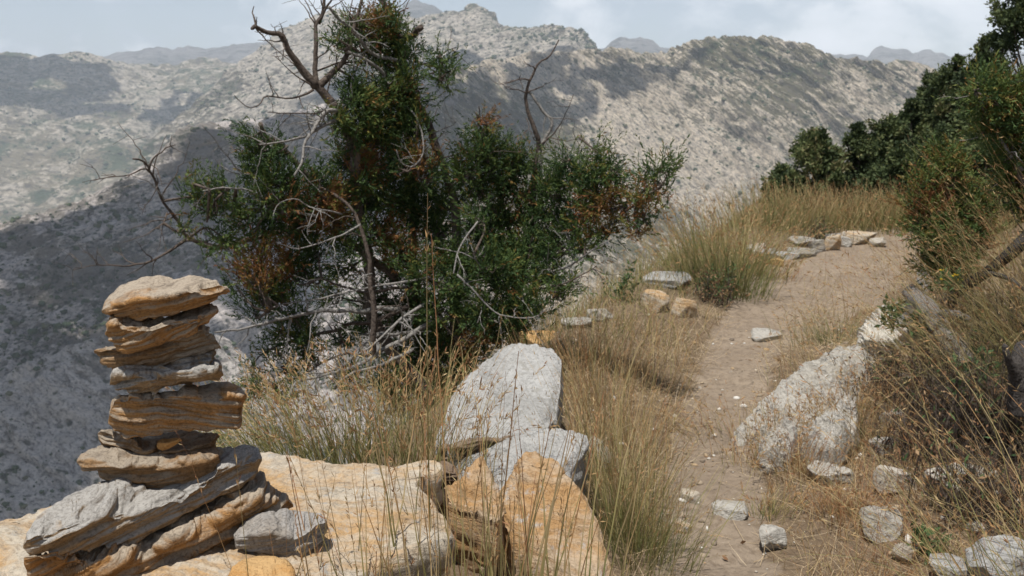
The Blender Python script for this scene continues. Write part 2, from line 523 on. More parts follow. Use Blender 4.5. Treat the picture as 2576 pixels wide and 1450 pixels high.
loft('cairn_slab', 'long grey slab tilted up to the right under the cairn stones', group=CAIRN, cat='stone', Y=1.86, yaw=.26, seed=83, mat='greytop', bed=-.30,
     top=[(58, 1372), (66, 1340), (90, 1312), (110, 1296), (150, 1268), (200, 1238), (240, 1222), (300, 1225), (400, 1235), (500, 1190), (540, 1160), (548, 1133), (580, 1122), (620, 1118), (650, 1128), (659, 1150)],
     bot=[(58, 1380), (75, 1397), (110, 1396), (170, 1392), (240, 1382), (320, 1365), (380, 1342), (430, 1318), (470, 1290), (520, 1258), (560, 1244), (600, 1228), (640, 1204), (659, 1160)],
     ff=[(58, .55), (110, .45), (240, .5), (400, .6), (520, .5), (659, .45)], tilt=.22, back=.12, maxd=.26, amp=.0055, n=300, rag=3.)
loft('cairn_slab', 'thick layered orange brown slab at the foot of the cairn', group=CAIRN, cat='stone', Y=1.88, yaw=.30, seed=97, mat='rust', bed=-.36,
     top=[(60, 1402), (80, 1392), (150, 1388), (260, 1372), (350, 1345), (430, 1300), (500, 1255), (560, 1235), (600, 1216), (640, 1203), (665, 1208), (700, 1235), (725, 1250), (738, 1270)],
     bot=[(60, 1420), (75, 1470), (120, 1520), (250, 1530), (380, 1500), (470, 1455), (530, 1425), (560, 1390), (590, 1360), (640, 1330), (690, 1300), (738, 1276)],
     ff=[(60, .95), (200, .85), (350, .72), (460, .62), (560, .62), (738, .62)], tilt=.10, back=.12, maxd=.25, amp=.0068, n=300, rag=3., under=.05)
loft('grey_stone', 'rounded grey stone lying on the orange bedrock right of the cairn', Y=1.90, seed=101, mat='cobble', bed=-.25,
     top=[(588, 1345), (600, 1322), (640, 1298), (670, 1288), (720, 1285), (770, 1287), (805, 1294), (822, 1306), (825, 1325)],
     bot=[(588, 1352), (594, 1384), (610, 1394), (650, 1400), (690, 1405), (740, 1420), (765, 1405), (790, 1376), (812, 1360), (825, 1332)],
     ff=[(588, .6), (700, .48), (780, .55), (825, .8)], tilt=.03, back=.06, amp=.0026, under=.02, soft=7, rag=1.5)
loft('orange_stone', 'smooth bright orange stone at the bottom edge in front of the grey stone', Y=1.78, seed=107, mat='orange', bed=.1,
     top=[(570, 1455), (585, 1425), (610, 1408), (650, 1398), (690, 1398), (720, 1410), (740, 1432), (745, 1455)],
     bot=[(570, 1470), (600, 1500), (660, 1510), (720, 1490), (745, 1465)],
     ff=[(570, .4), (650, .3), (745, .4)], tilt=.1, back=.06, amp=.0015, soft=9, rag=1.)

slab('bedrock', 'broad flat orange bedrock ledge that the cairn stands on', cat='rock', mat='bedrock', z0=.55, thick=.42, seed=5, steps=.007, amp=.009,
     poly=[(-330, 1420), (-150, 1345), (0, 1309), (60, 1298), (180, 1245), (330, 1190), (560, 1137), (655, 1129), (690, 1131), (720, 1140), (770, 1152), (800, 1166), (850, 1164), (900, 1158),
           (960, 1160), (1010, 1158), (1060, 1150), (1092, 1152), (1118, 1165), (1100, 1182), (1060, 1195), (1040, 1213), (1084, 1238), (1108, 1285), (1142, 1338), (1120, 1350), (1070, 1372), (1000, 1402),
           (930, 1435), (860, 1470), (700, 1640), (300, 1800), (-200, 1750), (-420, 1550)], n=460, K=70, ctr=(560, 1330), rim=.01, under=.1, facet=.016, bedd=(.06, .34))
slab('tall_slab', 'tall ochre slab leaning up beside the bedrock with a pointed top', mat='tall', z0=.40, gy=.55, y0=2.70, thick=.34, seed=8, amp=.008, facet=.022, steps=.006,
     poly=[(1322, 1124), (1345, 1117), (1374, 1122), (1408, 1152), (1436, 1192), (1468, 1222), (1480, 1255), (1500, 1292), (1515, 1340), (1530, 1400), (1540, 1475), (1470, 1500), (1400, 1440), (1370, 1432), (1330, 1400), (1290, 1350),
           (1262, 1295), (1250, 1250), (1255, 1215), (1275, 1180), (1298, 1150)], n=320, under=.06, rim=.02)
slab('wedge_rock', 'orange wedge rock with a dark broken front between bedrock and ochre slab', mat='tall', z0=.47, gy=.30, y0=2.6, thick=.15, seed=113, amp=.008, facet=.014, under=.30, rim=.012, sidelay=.3,
     poly=[(1094, 1238), (1122, 1226), (1150, 1214), (1172, 1175), (1195, 1155), (1214, 1151), (1240, 1185), (1262, 1230), (1275, 1275), (1255, 1300), (1215, 1292), (1190, 1276), (1160, 1268), (1130, 1262), (1108, 1252)], n=240)
loft('dark_rock', 'small dark broken rock stuck in the crack behind the bedrock', cat='rock', Y=2.70, seed=119, mat='darkrock',
     top=[(1038, 1214), (1065, 1190), (1090, 1176), (1120, 1168), (1145, 1180), (1153, 1196)],
     bot=[(1038, 1217), (1070, 1222), (1100, 1226), (1130, 1226), (1145, 1212), (1153, 1200)],
     ff=.6, tilt=.1, back=.06, bulge=.03, bed=.3)
slab('grey_slab', 'pale grey slab lying behind the ochre slab, below the long grey boulder', mat='limestone', z0=.37, gy=.10, y0=3., thick=.26, seed=13, amp=.007, bulge=.02, facet=.01,
     poly=[(1120, 1190), (1150, 1152), (1195, 1132), (1245, 1108), (1300, 1092), (1350, 1082), (1400, 1073), (1450, 1073), (1475, 1084), (1481, 1098), (1470, 1125), (1452, 1150), (1420, 1190), (1360, 1230), (1280, 1250), (1190, 1240)])
slab('grey_boulder', 'long pale grey boulder with an orange chipped lower edge beside the juniper', mat='limestone', z0=.35, gy=.15, y0=3.2, thick=.5, seed=17, amp=.009, bulge=.0, rim=.015, facet=.012,
     poly=[(1096, 1112), (1102, 1080), (1112, 1050), (1135, 1000), (1160, 958), (1190, 925), (1225, 905), (1240, 890), (1262, 872), (1300, 863), (1345, 860), (1390, 868), (1412, 895), (1412, 945), (1406, 1000),
           (1398, 1040), (1380, 1066), (1335, 1080), (1290, 1096), (1262, 1112), (1220, 1108), (1170, 1112), (1130, 1122)], n=340, under=.05)
loft('ledge_rock', 'dark split ledge showing under the lower edge of the long grey boulder', cat='rock', Y=3.20, seed=127, mat='darkrock',
     top=[(1100, 1120), (1140, 1116), (1200, 1100), (1260, 1106), (1295, 1094)], bot=[(1100, 1150), (1130, 1160), (1170, 1152), (1230, 1126), (1270, 1118), (1295, 1100)],
     ff=.8, tilt=.05, back=.1, bulge=.02)
slab('white_outcrop', 'long white rock outcrop rising along the right side of the path', mat='white', z0=.05, gx=.05, gy=.19, y0=4.6, x0=1.6, thick=.40, seed=19, amp=.010, bulge=.06, rim=.03, facet=.04, steps=.004, crag=.016, n=340,
     poly=[(1836, 1096), (1850, 1066), (1880, 1034), (1930, 996), (1985, 962), (2030, 932), (2075, 905), (2115, 878), (2150, 858), (2190, 862), (2200, 900), (2188, 960), (2160, 1010), (2130, 1050), (2085, 1075), (2030, 1098), (1985, 1090), (1950, 1104), (1915, 1098), (1880, 1112), (1850, 1112)])
slab('white_outcrop', 'lower lump of white outcrop with dry grass growing against its foot', mat='white', z0=.06, gx=.08, gy=.12, y0=4.1, x0=1.5, thick=.32, seed=29, amp=.010, bulge=.05, rim=.03, facet=.04, steps=.004, crag=.02,
     poly=[(2018, 1105), (2040, 1078), (2075, 1060), (2110, 1030), (2145, 1012), (2165, 1040), (2160, 1085), (2140, 1110), (2120, 1150), (2095, 1180), (2070, 1182), (2050, 1160), (2030, 1135)])
slab('white_outcrop', 'low white ledge half buried in the straw below the long outcrop', mat='white', z0=.04, gx=.05, gy=.1, y0=4., x0=1.2, thick=.25, seed=37, amp=.012, bulge=.04, rim=.03, facet=.03, crag=.02,
     poly=[(1902, 1130), (1925, 1108), (1965, 1092), (2000, 1088), (2012, 1110), (1990, 1135), (1950, 1155), (1915, 1150)])
loft('lichen_boulder', 'white boulder blotched with dark lichen above the outcrop by the grey log', cat='rock', Y=5.15, seed=131, mat='lichen', n=200, amp=.0065, soft=10, bed=1.0,
     top=[(2150, 885), (2158, 845), (2172, 812), (2200, 786), (2240, 762), (2280, 750), (2315, 748), (2345, 770), (2356, 810)],
     bot=[(2150, 895), (2180, 925), (2240, 945), (2300, 940), (2340, 900), (2356, 820)], ff=.55, tilt=.25, back=.2, bulge=.14, under=.05, rag=3)
RK = [
 # name, label, u, v, w, h, material, deep, bury, flat
 ('rock', 'squarish grey rock with a dark shaded front in the bank debris', 2266, 1247, 104, 62, 'dull', .75, .12, .6),
 ('rock', 'large pale broken rock beside the short weathered stick', 2222, 1365, 112, 76, 'white', .8, .14, .7),
 ('rock', 'pale rock with a layered front at the edge of the path, lower right', 1943, 1392, 78, 60, 'white', .8, .12, .6),
 ('rock', 'orange flat rock lying in the path dust', 1735, 1271, 66, 42, 'bedrock', .9, .25, .4),
 ('rock', 'pale flat rock sunk into the path behind the orange one', 1850, 1312, 96, 66, 'white', 1.2, .38, .35),
 ('rock', 'cream slab flush with the path dust at the foot of the tall grass', 1722, 1345, 48, 48, 'bedrock', 1.1, .4, .3),
 ('rock', 'grey rock below the weathered stick at the lower right', 2293, 1420, 78, 52, 'dull', .9, .25, .5),
 ('rock', 'big pale grey rock cut off by the bottom right corner', 2545, 1475, 170, 110, 'limestone', .9, .25, .5),
 ('rock', 'tilted grey slab at the bottom edge left of the corner rock', 2420, 1462, 120, 62, 'limestone', .9, .3, .4),
 ('rock', 'white flat stone crossing the middle of the path', 1928, 862, 84, 40, 'white', 1.0, .38, .35),
 ('rock', 'broad grey rock in the verge left of the path', 1686, 730, 130, 46, 'limestone', .9, .2, .4),
 ('rock', 'orange brown rock in front of the broad grey verge rock', 1652, 790, 74, 52, 'bedrock', .8, .2, .6),
 ('rock', 'cream rock right of the orange verge rock', 1722, 805, 72, 52, 'bedrock', .8, .2, .6),
 ('rock', 'orange rock peeping over the far end of the long grey boulder', 1350, 872, 130, 44, 'orange', .9, .2, .5),
 ('rock', 'low white rock in dry grass beyond the long grey boulder', 1452, 826, 82, 30, 'white', .8, .25, .5),
 ('rock', 'pale rock in dry grass nearer the path beyond the boulder', 1508, 812, 74, 36, 'white', .8, .2, .6),
 ('rock', 'leftmost grey stone of the far path edging', 1935, 660, 72, 34, 'limestone', .8, .15, .5),
 ('rock', 'flat white stone on top of the far path edging', 2018, 622, 82, 26, 'white', .7, .05, .5),
 ('rock', 'pale stone under the flat white one at the far path edge', 2020, 652, 74, 28, 'white', .7, .15, .5),
 ('rock', 'small orange stone in front of the far path edging', 1962, 672, 42, 20, 'orange', .8, .2, .6),
 ('rock', 'cream stone in the middle of the far edging beside dead grass', 2096, 632, 46, 34, 'bedrock', .8, .15, .6),
 ('rock', 'cream stone ending the far path edging at its right', 2168, 616, 86, 30, 'bedrock', .7, .15, .5),
 ('rock', 'grey stone beyond the far edging at the foot of the grass', 2098, 606, 44, 18, 'limestone', .7, .2, .5),
 ('rock', 'small bluish grey stone in the bank scree', 2250, 1072, 54, 36, 'cobble', .8, .15, .5),
 ('rock', 'orange stone right of the bluish one in the bank scree', 2290, 1094, 40, 30, 'orange', .8, .15, .6),
 ('rock', 'round orange stone below the bluish one in the bank scree', 2238, 1108, 30, 28, 'orange', .8, .15, .6),
 ('rock', 'pale upright stone below the bank scree', 2222, 1150, 62, 50, 'white', .8, .3, .5),
 ('rock', 'dull grey stone half lost in dead twigs above the scree', 2284, 975, 52, 34, 'dull', .8, .2, .6),
 ('rock', 'round white stone under the juniper bush at the right', 2326, 745, 42, 62, 'limestone', .8, .15, .8),
 ('rock', 'brown buried rock in the bank right of the squarish one', 2450, 1255, 170, 84, 'dull', .9, .3, .5),
 ('rock', 'white crumbled rock in straw below the low ledge', 2100, 1225, 110, 60, 'white', .9, .3, .5),
 ('rock', 'small white stone on the soil near the bottom right', 2462, 1345, 42, 26, 'white', .8, .2, .6),
 ('rock', 'dark brown rubble block under the ochre slab', 1250, 1470, 120, 110, 'tall', .7, .1, .8),
 ('rock', 'small rusty rubble stone below the wedge rock', 1180, 1440, 110, 90, 'tall', .7, .1, .8),
 ('rock', 'brown rock half hidden by tall grass right of the grey slab', 1505, 1185, 82, 72, 'dull', .8, .2, .8),
 ('rock', 'flat grey stone tucked under the left end of the far path edging', 1905, 640, 50, 26, 'dull', .8, .15, .5),
 ('rock', 'tilted pale slab between the white flat stones and the cream one at the far edging', 2060, 638, 46, 30, 'white', .7, .1, .6),
 ('rock', 'long low grey stone at the front of the far path edging', 1985, 655, 60, 20, 'limestone', .8, .15, .5),
 ('rock', 'small pale stone right behind the cream middle stone of the far edging', 2124, 622, 40, 24, 'white', .8, .15, .6),
 ('rock', 'rounded brown stone under the right end of the far path edging', 2215, 622, 44, 22, 'dull', .8, .2, .6),
]
for i_, (nm, lb, u, v, w_, h_, mt, dp, bu, fl) in enumerate(RK):
    chunk(nm, lb, u, v, w_, h_, mt, seed=300 + i_ * 7, deep=dp, bury=bu, flat=fl, k=6 if w_ > 90 else 5)
# ------------------------------------------------------------------ near ground
def axis(*segs):
    return np.unique(np.concatenate([np.linspace(a, b, n) for a, b, n in segs]).round(4))


gx_ = axis((-240, -30, 40), (-30, -4, 60), (-4, -.8, 50), (-.8, 4.2, 240), (4.2, 9, 90), (9, 60, 60))
gy_ = axis((-60, 0, 30), (0, 2, 30), (2, 7, 210), (7, 14, 130), (14, 30, 60), (30, 260, 50))
X_, Y_ = np.meshgrid(gx_, gy_)
Z_ = H(X_, Y_)
c_ = np.interp(Y_, _cy, _cx); w_ = np.interp(Y_, [0, 3, 5, 8, 10, 14], [.24, .20, .22, .30, .6, .8])
wr_ = np.where(X_ > c_, w_ + .8 * sst(5.8, 7.5, Y_) * sst(11.5, 10., Y_), w_)
pathm = np.exp(-((X_ - c_) / wr_) ** 4) * (Y_ < 13)
t = NT('trail_earth')
pos = t.n('NewGeometry').outputs['Position']
n1 = t.noise(pos, 1.6, 5., .6); n2 = t.noise(pos, 9., 6., .65); n3 = t.noise(pos, 70., 5., .7); n4 = t.noise(pos, 26., 5., .65)
pm = t.attr('path')
pw = t.math('ADD', pm, t.math('MULTIPLY', t.math('SUBTRACT', n2, .5), 1.9))
dust = t.mix(n2, (.205, .162, .118), (.30, .242, .182))
dust = t.mix(t.math('MULTIPLY', t.ramp(n4, (.36, 1.), (.54, 0.)), .75), dust, (.15, .115, .083))
dust = t.mix(t.math('MULTIPLY', t.ramp(n1, (.42, 1.), (.56, 0.)), .35), dust, (.17, .13, .095))
dust = t.mix(t.ramp(n3, (.62, 0.), (.72, .6)), dust, (.40, .35, .285))
soil = t.mix(n4, (.085, .06, .04), (.21, .155, .10))
soil = t.mix(t.ramp(n3, (.58, 0.), (.7, .7)), soil, (.33, .28, .21))
soil = t.mix(t.ramp(n1, (.55, 0.), (.7, .5)), soil, (.26, .19, .115))
col = t.mix(t.ramp(pw, (.30, 0.), (.62, 1.)), soil, dust)
col = t.mix(t.ramp(t.math('ADD', t.attr('bank_shade'), t.math('MULTIPLY', t.math('SUBTRACT', n2, .5), .9)), (.4, 0.), (.7, .9)), col, (.045, .034, .025))  # shade under the bank growth, painted as near-black soil
b_ = t.math('ADD', t.math('MULTIPLY', n2, .6), t.math('ADD', t.math('MULTIPLY', n4, .5), t.math('MULTIPLY', n3, .3)))
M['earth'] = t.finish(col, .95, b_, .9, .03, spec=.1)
g_ = mesh('ground', np.stack([X_, Y_, Z_], -1).reshape(-1, 3), grid_faces(*X_.shape)[:, ::-1], M['earth'], attrs={'path': pathm.ravel(), 'bank_shade': (sst(.62, 1.0, X_ - c_) * sst(2.7, 3.3, Y_) * sst(6.5, 5., Y_)).ravel()})
tag(g_, kind='structure')


# ------------------------------------------------------------------ mountains
def hill_mat(name, rock, rock2, soil, green, scale, shear=0., stretch=3., gcover=.5, rcover=.5, streak=None, dot=1., bigw=.55, bdark=.9):
    """bare rock sheets along the strata, shadowed faces painted dark between them, soil and scrub gathered in patches"""
    t = NT(name)
    pos = t.n('NewGeometry').outputs['Position']
    mp = t.n('Mapping', {'Vector': pos, 'Rotation': (0, shear, 0), 'Scale': (1.5, 1.5, 1.5 / stretch)}, vector_type='TEXTURE').outputs[0]
    big = t.noise(pos, .07 / scale, 4., .55)
    mid = t.noise(pos, .30 / scale, 5., .6)
    a = t.noise(mp, .8 / scale, 9., .68, .5)
    b = t.noise(mp, 2.6 / scale, 8., .7, .4)
    fine = t.noise(pos, 4. / scale, 7., .75)
    vor = t.n('TexVoronoi', {'Vector': pos, 'Scale': 1.6 * dot / scale, 'Randomness': 1.}).outputs['Distance']
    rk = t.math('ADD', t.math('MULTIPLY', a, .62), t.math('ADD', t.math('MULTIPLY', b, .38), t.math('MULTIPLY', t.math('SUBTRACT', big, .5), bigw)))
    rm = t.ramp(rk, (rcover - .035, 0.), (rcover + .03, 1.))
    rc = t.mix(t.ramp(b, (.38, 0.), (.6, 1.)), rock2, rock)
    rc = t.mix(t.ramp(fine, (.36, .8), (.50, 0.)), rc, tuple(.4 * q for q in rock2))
    dk = tuple(.36 * q for q in rock2)  # shadow tone for the slab sides, put into the rock colour
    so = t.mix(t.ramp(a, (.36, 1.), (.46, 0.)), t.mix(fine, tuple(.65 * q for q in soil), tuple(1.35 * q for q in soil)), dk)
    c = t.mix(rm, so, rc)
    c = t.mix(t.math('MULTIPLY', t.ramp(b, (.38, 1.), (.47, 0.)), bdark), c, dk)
    gk = t.math('ADD', t.math('MULTIPLY', mid, .6), t.math('MULTIPLY', fine, .4))
    gm = t.math('MULTIPLY', t.ramp(gk, (gcover - .03, 0.), (gcover + .03, .85)), t.math('SUBTRACT', 1.0, t.math('MULTIPLY', rm, .75)))
    c = t.mix(gm, c, green)
    c = t.mix(t.math('MULTIPLY', t.ramp(vor, (.14, .9), (.26, 0.)), t.ramp(mid, (.40, .15), (.55, 1.))), c, tuple(.75 * q for q in green))
    if streak:
        s = t.noise(t.n('Mapping', {'Vector': pos, 'Rotation': (0, streak, 0), 'Scale': (1, 1, 16)}, vector_type='TEXTURE').outputs[0], .9 / scale, 3., .5)
        c = t.mix(t.ramp(s, (.70, 0.), (.76, .7)), c, tuple(min(.8, 1.25 * q) for q in rock))
    h = t.math('ADD', a, t.math('ADD', t.math('MULTIPLY', b, .7), t.math('MULTIPLY', fine, .25)))
    return t.finish(c, .95, h, 1., .9 * scale, spec=.05)


HILLS = {}


def hill(name, rows, n, msub, mat, amp, freq, shear=0., seed=1, label=None, rag=0., sinkr=0., back=1.25, drop=.22, strat=.35, ledge=0., lam=20.):
    """ridge modelled from crest to foot: every row is a contour of (u, v, distance) points; the far side falls away behind"""
    u0 = max(r[0][0] for r in rows); u1 = min(r[-1][0] for r in rows)
    u = np.linspace(u0, u1, n)
    R = []
    for r in rows:
        r = np.array(r, float)
        R.append(at(u, np.interp(u, r[:, 0], r[:, 1]), np.interp(u, r[:, 0], r[:, 2])))
    out = []
    bk = R[0] * np.array([back, back, 1]); bk[:, 2] -= drop * R[0][:, 1]
    R = [bk] + R
    for k in range(len(R) - 1):
        m = msub[k]
        w = (np.arange(m) / m)
        if k > 0: pass
        out.append(R[k][None] * (1 - w)[:, None, None] + R[k + 1][None] * w[:, None, None])
    P = np.concatenate(out + [R[-1][None]])
    for _ in range(6):       # soften the joints between contours, crest row kept sharp
        Q = P.copy()
        Q[msub[0] + 1:-1] = .5 * P[msub[0] + 1:-1] + .25 * (P[msub[0]:-2] + P[msub[0] + 2:])
        P = Q
    N = grid_normals(P)
    if N[msub[0] + 3:, :, 1].mean() > 0: N = -N
    ca, sa = math.cos(shear), math.sin(shear)
    A = np.stack([(P[..., 0] * ca - P[..., 2] * sa) * freq * strat, P[..., 1] * freq * .3, (P[..., 0] * sa + P[..., 2] * ca) * freq * 1.5], -1)
    Gl = np.stack([P[..., 0] * freq * .5, P[..., 1] * freq * .2, P[..., 2] * freq * .15], -1)
    D = amp * (.75 * ridge(A, 5, seed) + .9 * ridge(Gl * .8 + 7, 4, seed + 5) + .5 * fbm(P * freq * 3, 4, seed + 7)
               + .35 * ridge(A * 2.7 + 3, 3, seed + 12)
               + .35 * np.tanh(3 * vn(np.stack([A[..., 0] * 2, A[..., 1] * 2, A[..., 2] * 3], -1), seed + 9)))
    if ledge:
        wv = (P[..., 0] * sa + P[..., 2] * ca) / lam + .9 * fbm(np.stack([(P[..., 0] * ca - P[..., 2] * sa) / (lam * 7), P[..., 1] / (lam * 6), (P[..., 0] * sa + P[..., 2] * ca) / (lam * 3)], -1), 4, seed + 40)
        for q, (m_, g_) in enumerate(((1., 1.), (2.3, .45))):
            ph = wv * m_ + q * .37
            fr = ph - np.floor(ph)
            saw = np.where(fr < .10, fr / .10, (1 - fr) / .90)
            on = sst(-.35, .25, vn(np.stack([(P[..., 0] * ca - P[..., 2] * sa) / (lam * 3.2 / m_), np.floor(ph) * 7.7, P[..., 1] / (lam * 9)], -1), seed + 50 + q))
            D = D + ledge * g_ * (saw - .5) * (.15 + .85 * on) * (.6 + .8 * np.abs(vn(P / (lam * 5), seed + 55)))
    k = np.arange(len(P))[:, None]
    near_crest = np.clip((k - msub[0]) / 12., 0, 1)
    D = D * (.12 + .88 * near_crest)
    P = P + N * D[..., None]
    if sinkr:
        P[..., 2] -= sinkr * (sst(.80, 1., np.linspace(0, 1, n)) ** 1.3)[None]
    if rag:
        q = np.stack([u / 14., 0 * u, 0 * u], -1)
        rr = rag * (fbm(q, 5, seed + 20) + .6 * np.abs(vn(q * .6, seed + 22)))
        P[..., 2] += rr[None] * np.exp(-((k - msub[0]) / 8.) ** 2) * P[..., 1] / FPX
    o = mesh(name, P.reshape(-1, 3), grid_faces(*P.shape[:2]), mat)
    HILLS[name] = (P, N, msub[0])
    return tag(o, label, kind='structure')


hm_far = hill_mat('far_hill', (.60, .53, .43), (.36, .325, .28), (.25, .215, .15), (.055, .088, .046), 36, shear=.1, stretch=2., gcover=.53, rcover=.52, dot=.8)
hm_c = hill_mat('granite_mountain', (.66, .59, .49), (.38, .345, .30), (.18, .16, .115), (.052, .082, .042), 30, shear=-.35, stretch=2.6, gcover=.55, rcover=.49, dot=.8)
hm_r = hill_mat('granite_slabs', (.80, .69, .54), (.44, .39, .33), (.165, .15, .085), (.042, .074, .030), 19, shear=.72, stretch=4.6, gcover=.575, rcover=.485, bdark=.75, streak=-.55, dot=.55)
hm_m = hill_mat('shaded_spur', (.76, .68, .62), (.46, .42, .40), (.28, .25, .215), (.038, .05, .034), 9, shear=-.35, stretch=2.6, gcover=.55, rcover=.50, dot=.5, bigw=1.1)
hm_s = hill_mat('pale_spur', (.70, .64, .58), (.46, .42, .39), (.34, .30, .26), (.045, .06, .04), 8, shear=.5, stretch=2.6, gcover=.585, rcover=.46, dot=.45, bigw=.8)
hm_g = hill_mat('ghost_hill', (.30, .28, .26), (.24, .22, .2), (.16, .15, .12), (.07, .08, .06), 150, gcover=.55, rcover=.5)

hill('far_mountains', [
    [(-900, 160, 6840), (200, 152, 6840), (270, 146, 6840), (330, 132, 6768), (400, 124, 6696), (430, 128, 6696), (470, 116, 6624), (520, 122, 6624), (600, 112, 6480), (660, 108, 6480), (760, 100, 6480), (880, 60, 6192), (930, 22, 6048),
     (960, 30, 6048), (1000, 42, 6048), (1020, 12, 6048), (1045, 2, 6048), (1062, 14, 6048), (1085, 16, 6048), (1110, 30, 6048), (1122, 50, 6048), (1180, 70, 6048), (1285, 74, 5760), (1300, 70, 5760), (1322, 82, 5760), (1345, 104, 5760), (1500, 128, 5760),
     (1520, 125, 5760), (1545, 103, 5760), (1565, 96, 5760), (1600, 99, 5760), (1640, 103, 5760), (1662, 122, 5760), (1760, 140, 5760), (2080, 140, 6480), (2130, 141, 6480), (2150, 136, 6480), (2185, 145, 6480), (2205, 122, 6480), (2218, 118, 6480), (2250, 126, 6480), (2300, 136, 6480),
     (2340, 128, 6480), (2390, 146, 6480), (2440, 138, 6480), (2480, 130, 6480), (3400, 150, 6480)],
    [(-900, 300, 5040), (3400, 300, 5040)], [(-900, 420, 4032), (3400, 420, 4032)]], 700, [4, 30, 12], hm_g, 45, 1 / 650., seed=3, rag=3.)
hill('left_mountain', [
    [(-700, 120, 3800), (-100, 128, 3700), (0, 134, 3700), (60, 137, 3700), (100, 144, 3700), (150, 150, 3700), (200, 149, 3750), (260, 158, 3800), (330, 163, 3900), (400, 171, 4000), (440, 168, 4000), (480, 152, 4000), (530, 146, 4000), (575, 158, 4000), (640, 165, 4000), (1000, 190, 4000)],
    [(-700, 260, 3335), (0, 260, 3335), (400, 270, 3450), (1000, 260, 3680)],
    [(-700, 430, 2860), (0, 420, 2925), (300, 400, 2990), (600, 380, 3250), (1000, 360, 3640)],
    [(-700, 560, 2556), (0, 565, 2556), (300, 500, 2698), (600, 440, 2982), (1000, 420, 3266)],
    [(-700, 800, 2250), (0, 760, 2250), (1000, 700, 2550)]], 420, [4, 90, 110, 60, 20], hm_far, 26, 1 / 260., seed=5, rag=3., ledge=12., lam=60.)
hill('central_mountain', [
    [(330, 420, 2300), (420, 320, 2450), (520, 235, 2600), (600, 165, 2750), (630, 140, 2800), (660, 122, 2850), (700, 95, 2900), (740, 78, 2950), (800, 56, 3000), (860, 50, 3000), (930, 62, 3000), (1000, 72, 3000), (1060, 66, 3000), (1100, 50, 3000), (1135, 44, 3000), (1160, 40, 3000), (1180, 30, 3000),
     (1184, 16, 3000), (1194, 12, 3000), (1208, 18, 3000), (1216, 28, 3000), (1240, 50, 3000), (1262, 72, 3000), (1300, 86, 2950), (1330, 104, 2900), (1370, 108, 2850), (1400, 105, 2800), (1450, 118, 2750), (1490, 131, 2700), (1600, 150, 2600)],
    [(330, 450, 2226), (600, 240, 2597), (800, 110, 2756), (1000, 104, 2756), (1200, 96, 2756), (1400, 128, 2703), (1600, 160, 2650)],
    [(330, 500, 2128), (600, 320, 2352), (800, 180, 2576), (1000, 132, 2632), (1200, 136, 2632), (1400, 142, 2632), (1600, 175, 2688)],
    [(330, 620, 1922), (600, 520, 1984), (800, 420, 2108), (1000, 320, 2356), (1200, 260, 2480), (1600, 260, 2604)],
    [(330, 800, 1768), (1600, 500, 2312)]], 440, [4, 60, 60, 100, 20], hm_c, 17, 1 / 190., shear=-.2, seed=9, rag=3., ledge=16., lam=50.)
hill('right_mountain', [
    [(1000, 230, 1500), (1150, 175, 1600), (1300, 145, 1700), (1400, 137, 1750), (1470, 136, 1780), (1500, 134, 1780), (1530, 122, 1780), (1560, 125, 1780), (1600, 134, 1780), (1680, 134, 1780), (1720, 122, 1780), (1750, 108, 1780), (1800, 97, 1760), (1840, 98, 1750), (1870, 92, 1740), (1900, 97, 1730), (1925, 92, 1720),
     (1950, 98, 1720), (1990, 106, 1710), (2030, 114, 1700), (2060, 130, 1690), (2100, 148, 1680), (2160, 160, 1680), (2210, 166, 1680), (2255, 152, 1680), (2300, 162, 1680), (2350, 178, 1680), (2450, 240, 1650), (2600, 300, 1600), (3000, 380, 1500)],
    [(1000, 340, 1362), (1300, 250, 1581), (1500, 220, 1679), (1700, 200, 1700), (1900, 190, 1679), (2100, 230, 1635), (2300, 250, 1635), (2600, 380, 1526), (3000, 450, 1417)],
    [(1000, 620, 1095), (1300, 430, 1404), (1500, 380, 1511), (1800, 370, 1535), (2100, 390, 1535), (2500, 480, 1488), (3000, 560, 1368)],
    [(1000, 860, 938), (1300, 680, 1206), (1600, 600, 1313), (2000, 560, 1407), (2600, 640, 1340), (3000, 700, 1273)],
    [(1000, 1150, 780), (1500, 900, 960), (2000, 800, 1110), (3000, 900, 1140)],
    [(1000, 1700, 535), (2000, 1400, 648), (3000, 1400, 680)]], 820, [4, 100, 150, 160, 50, 20], hm_r, 6.5, 1 / 42., shear=.68, seed=15, rag=5., strat=.2, ledge=16., lam=33.)
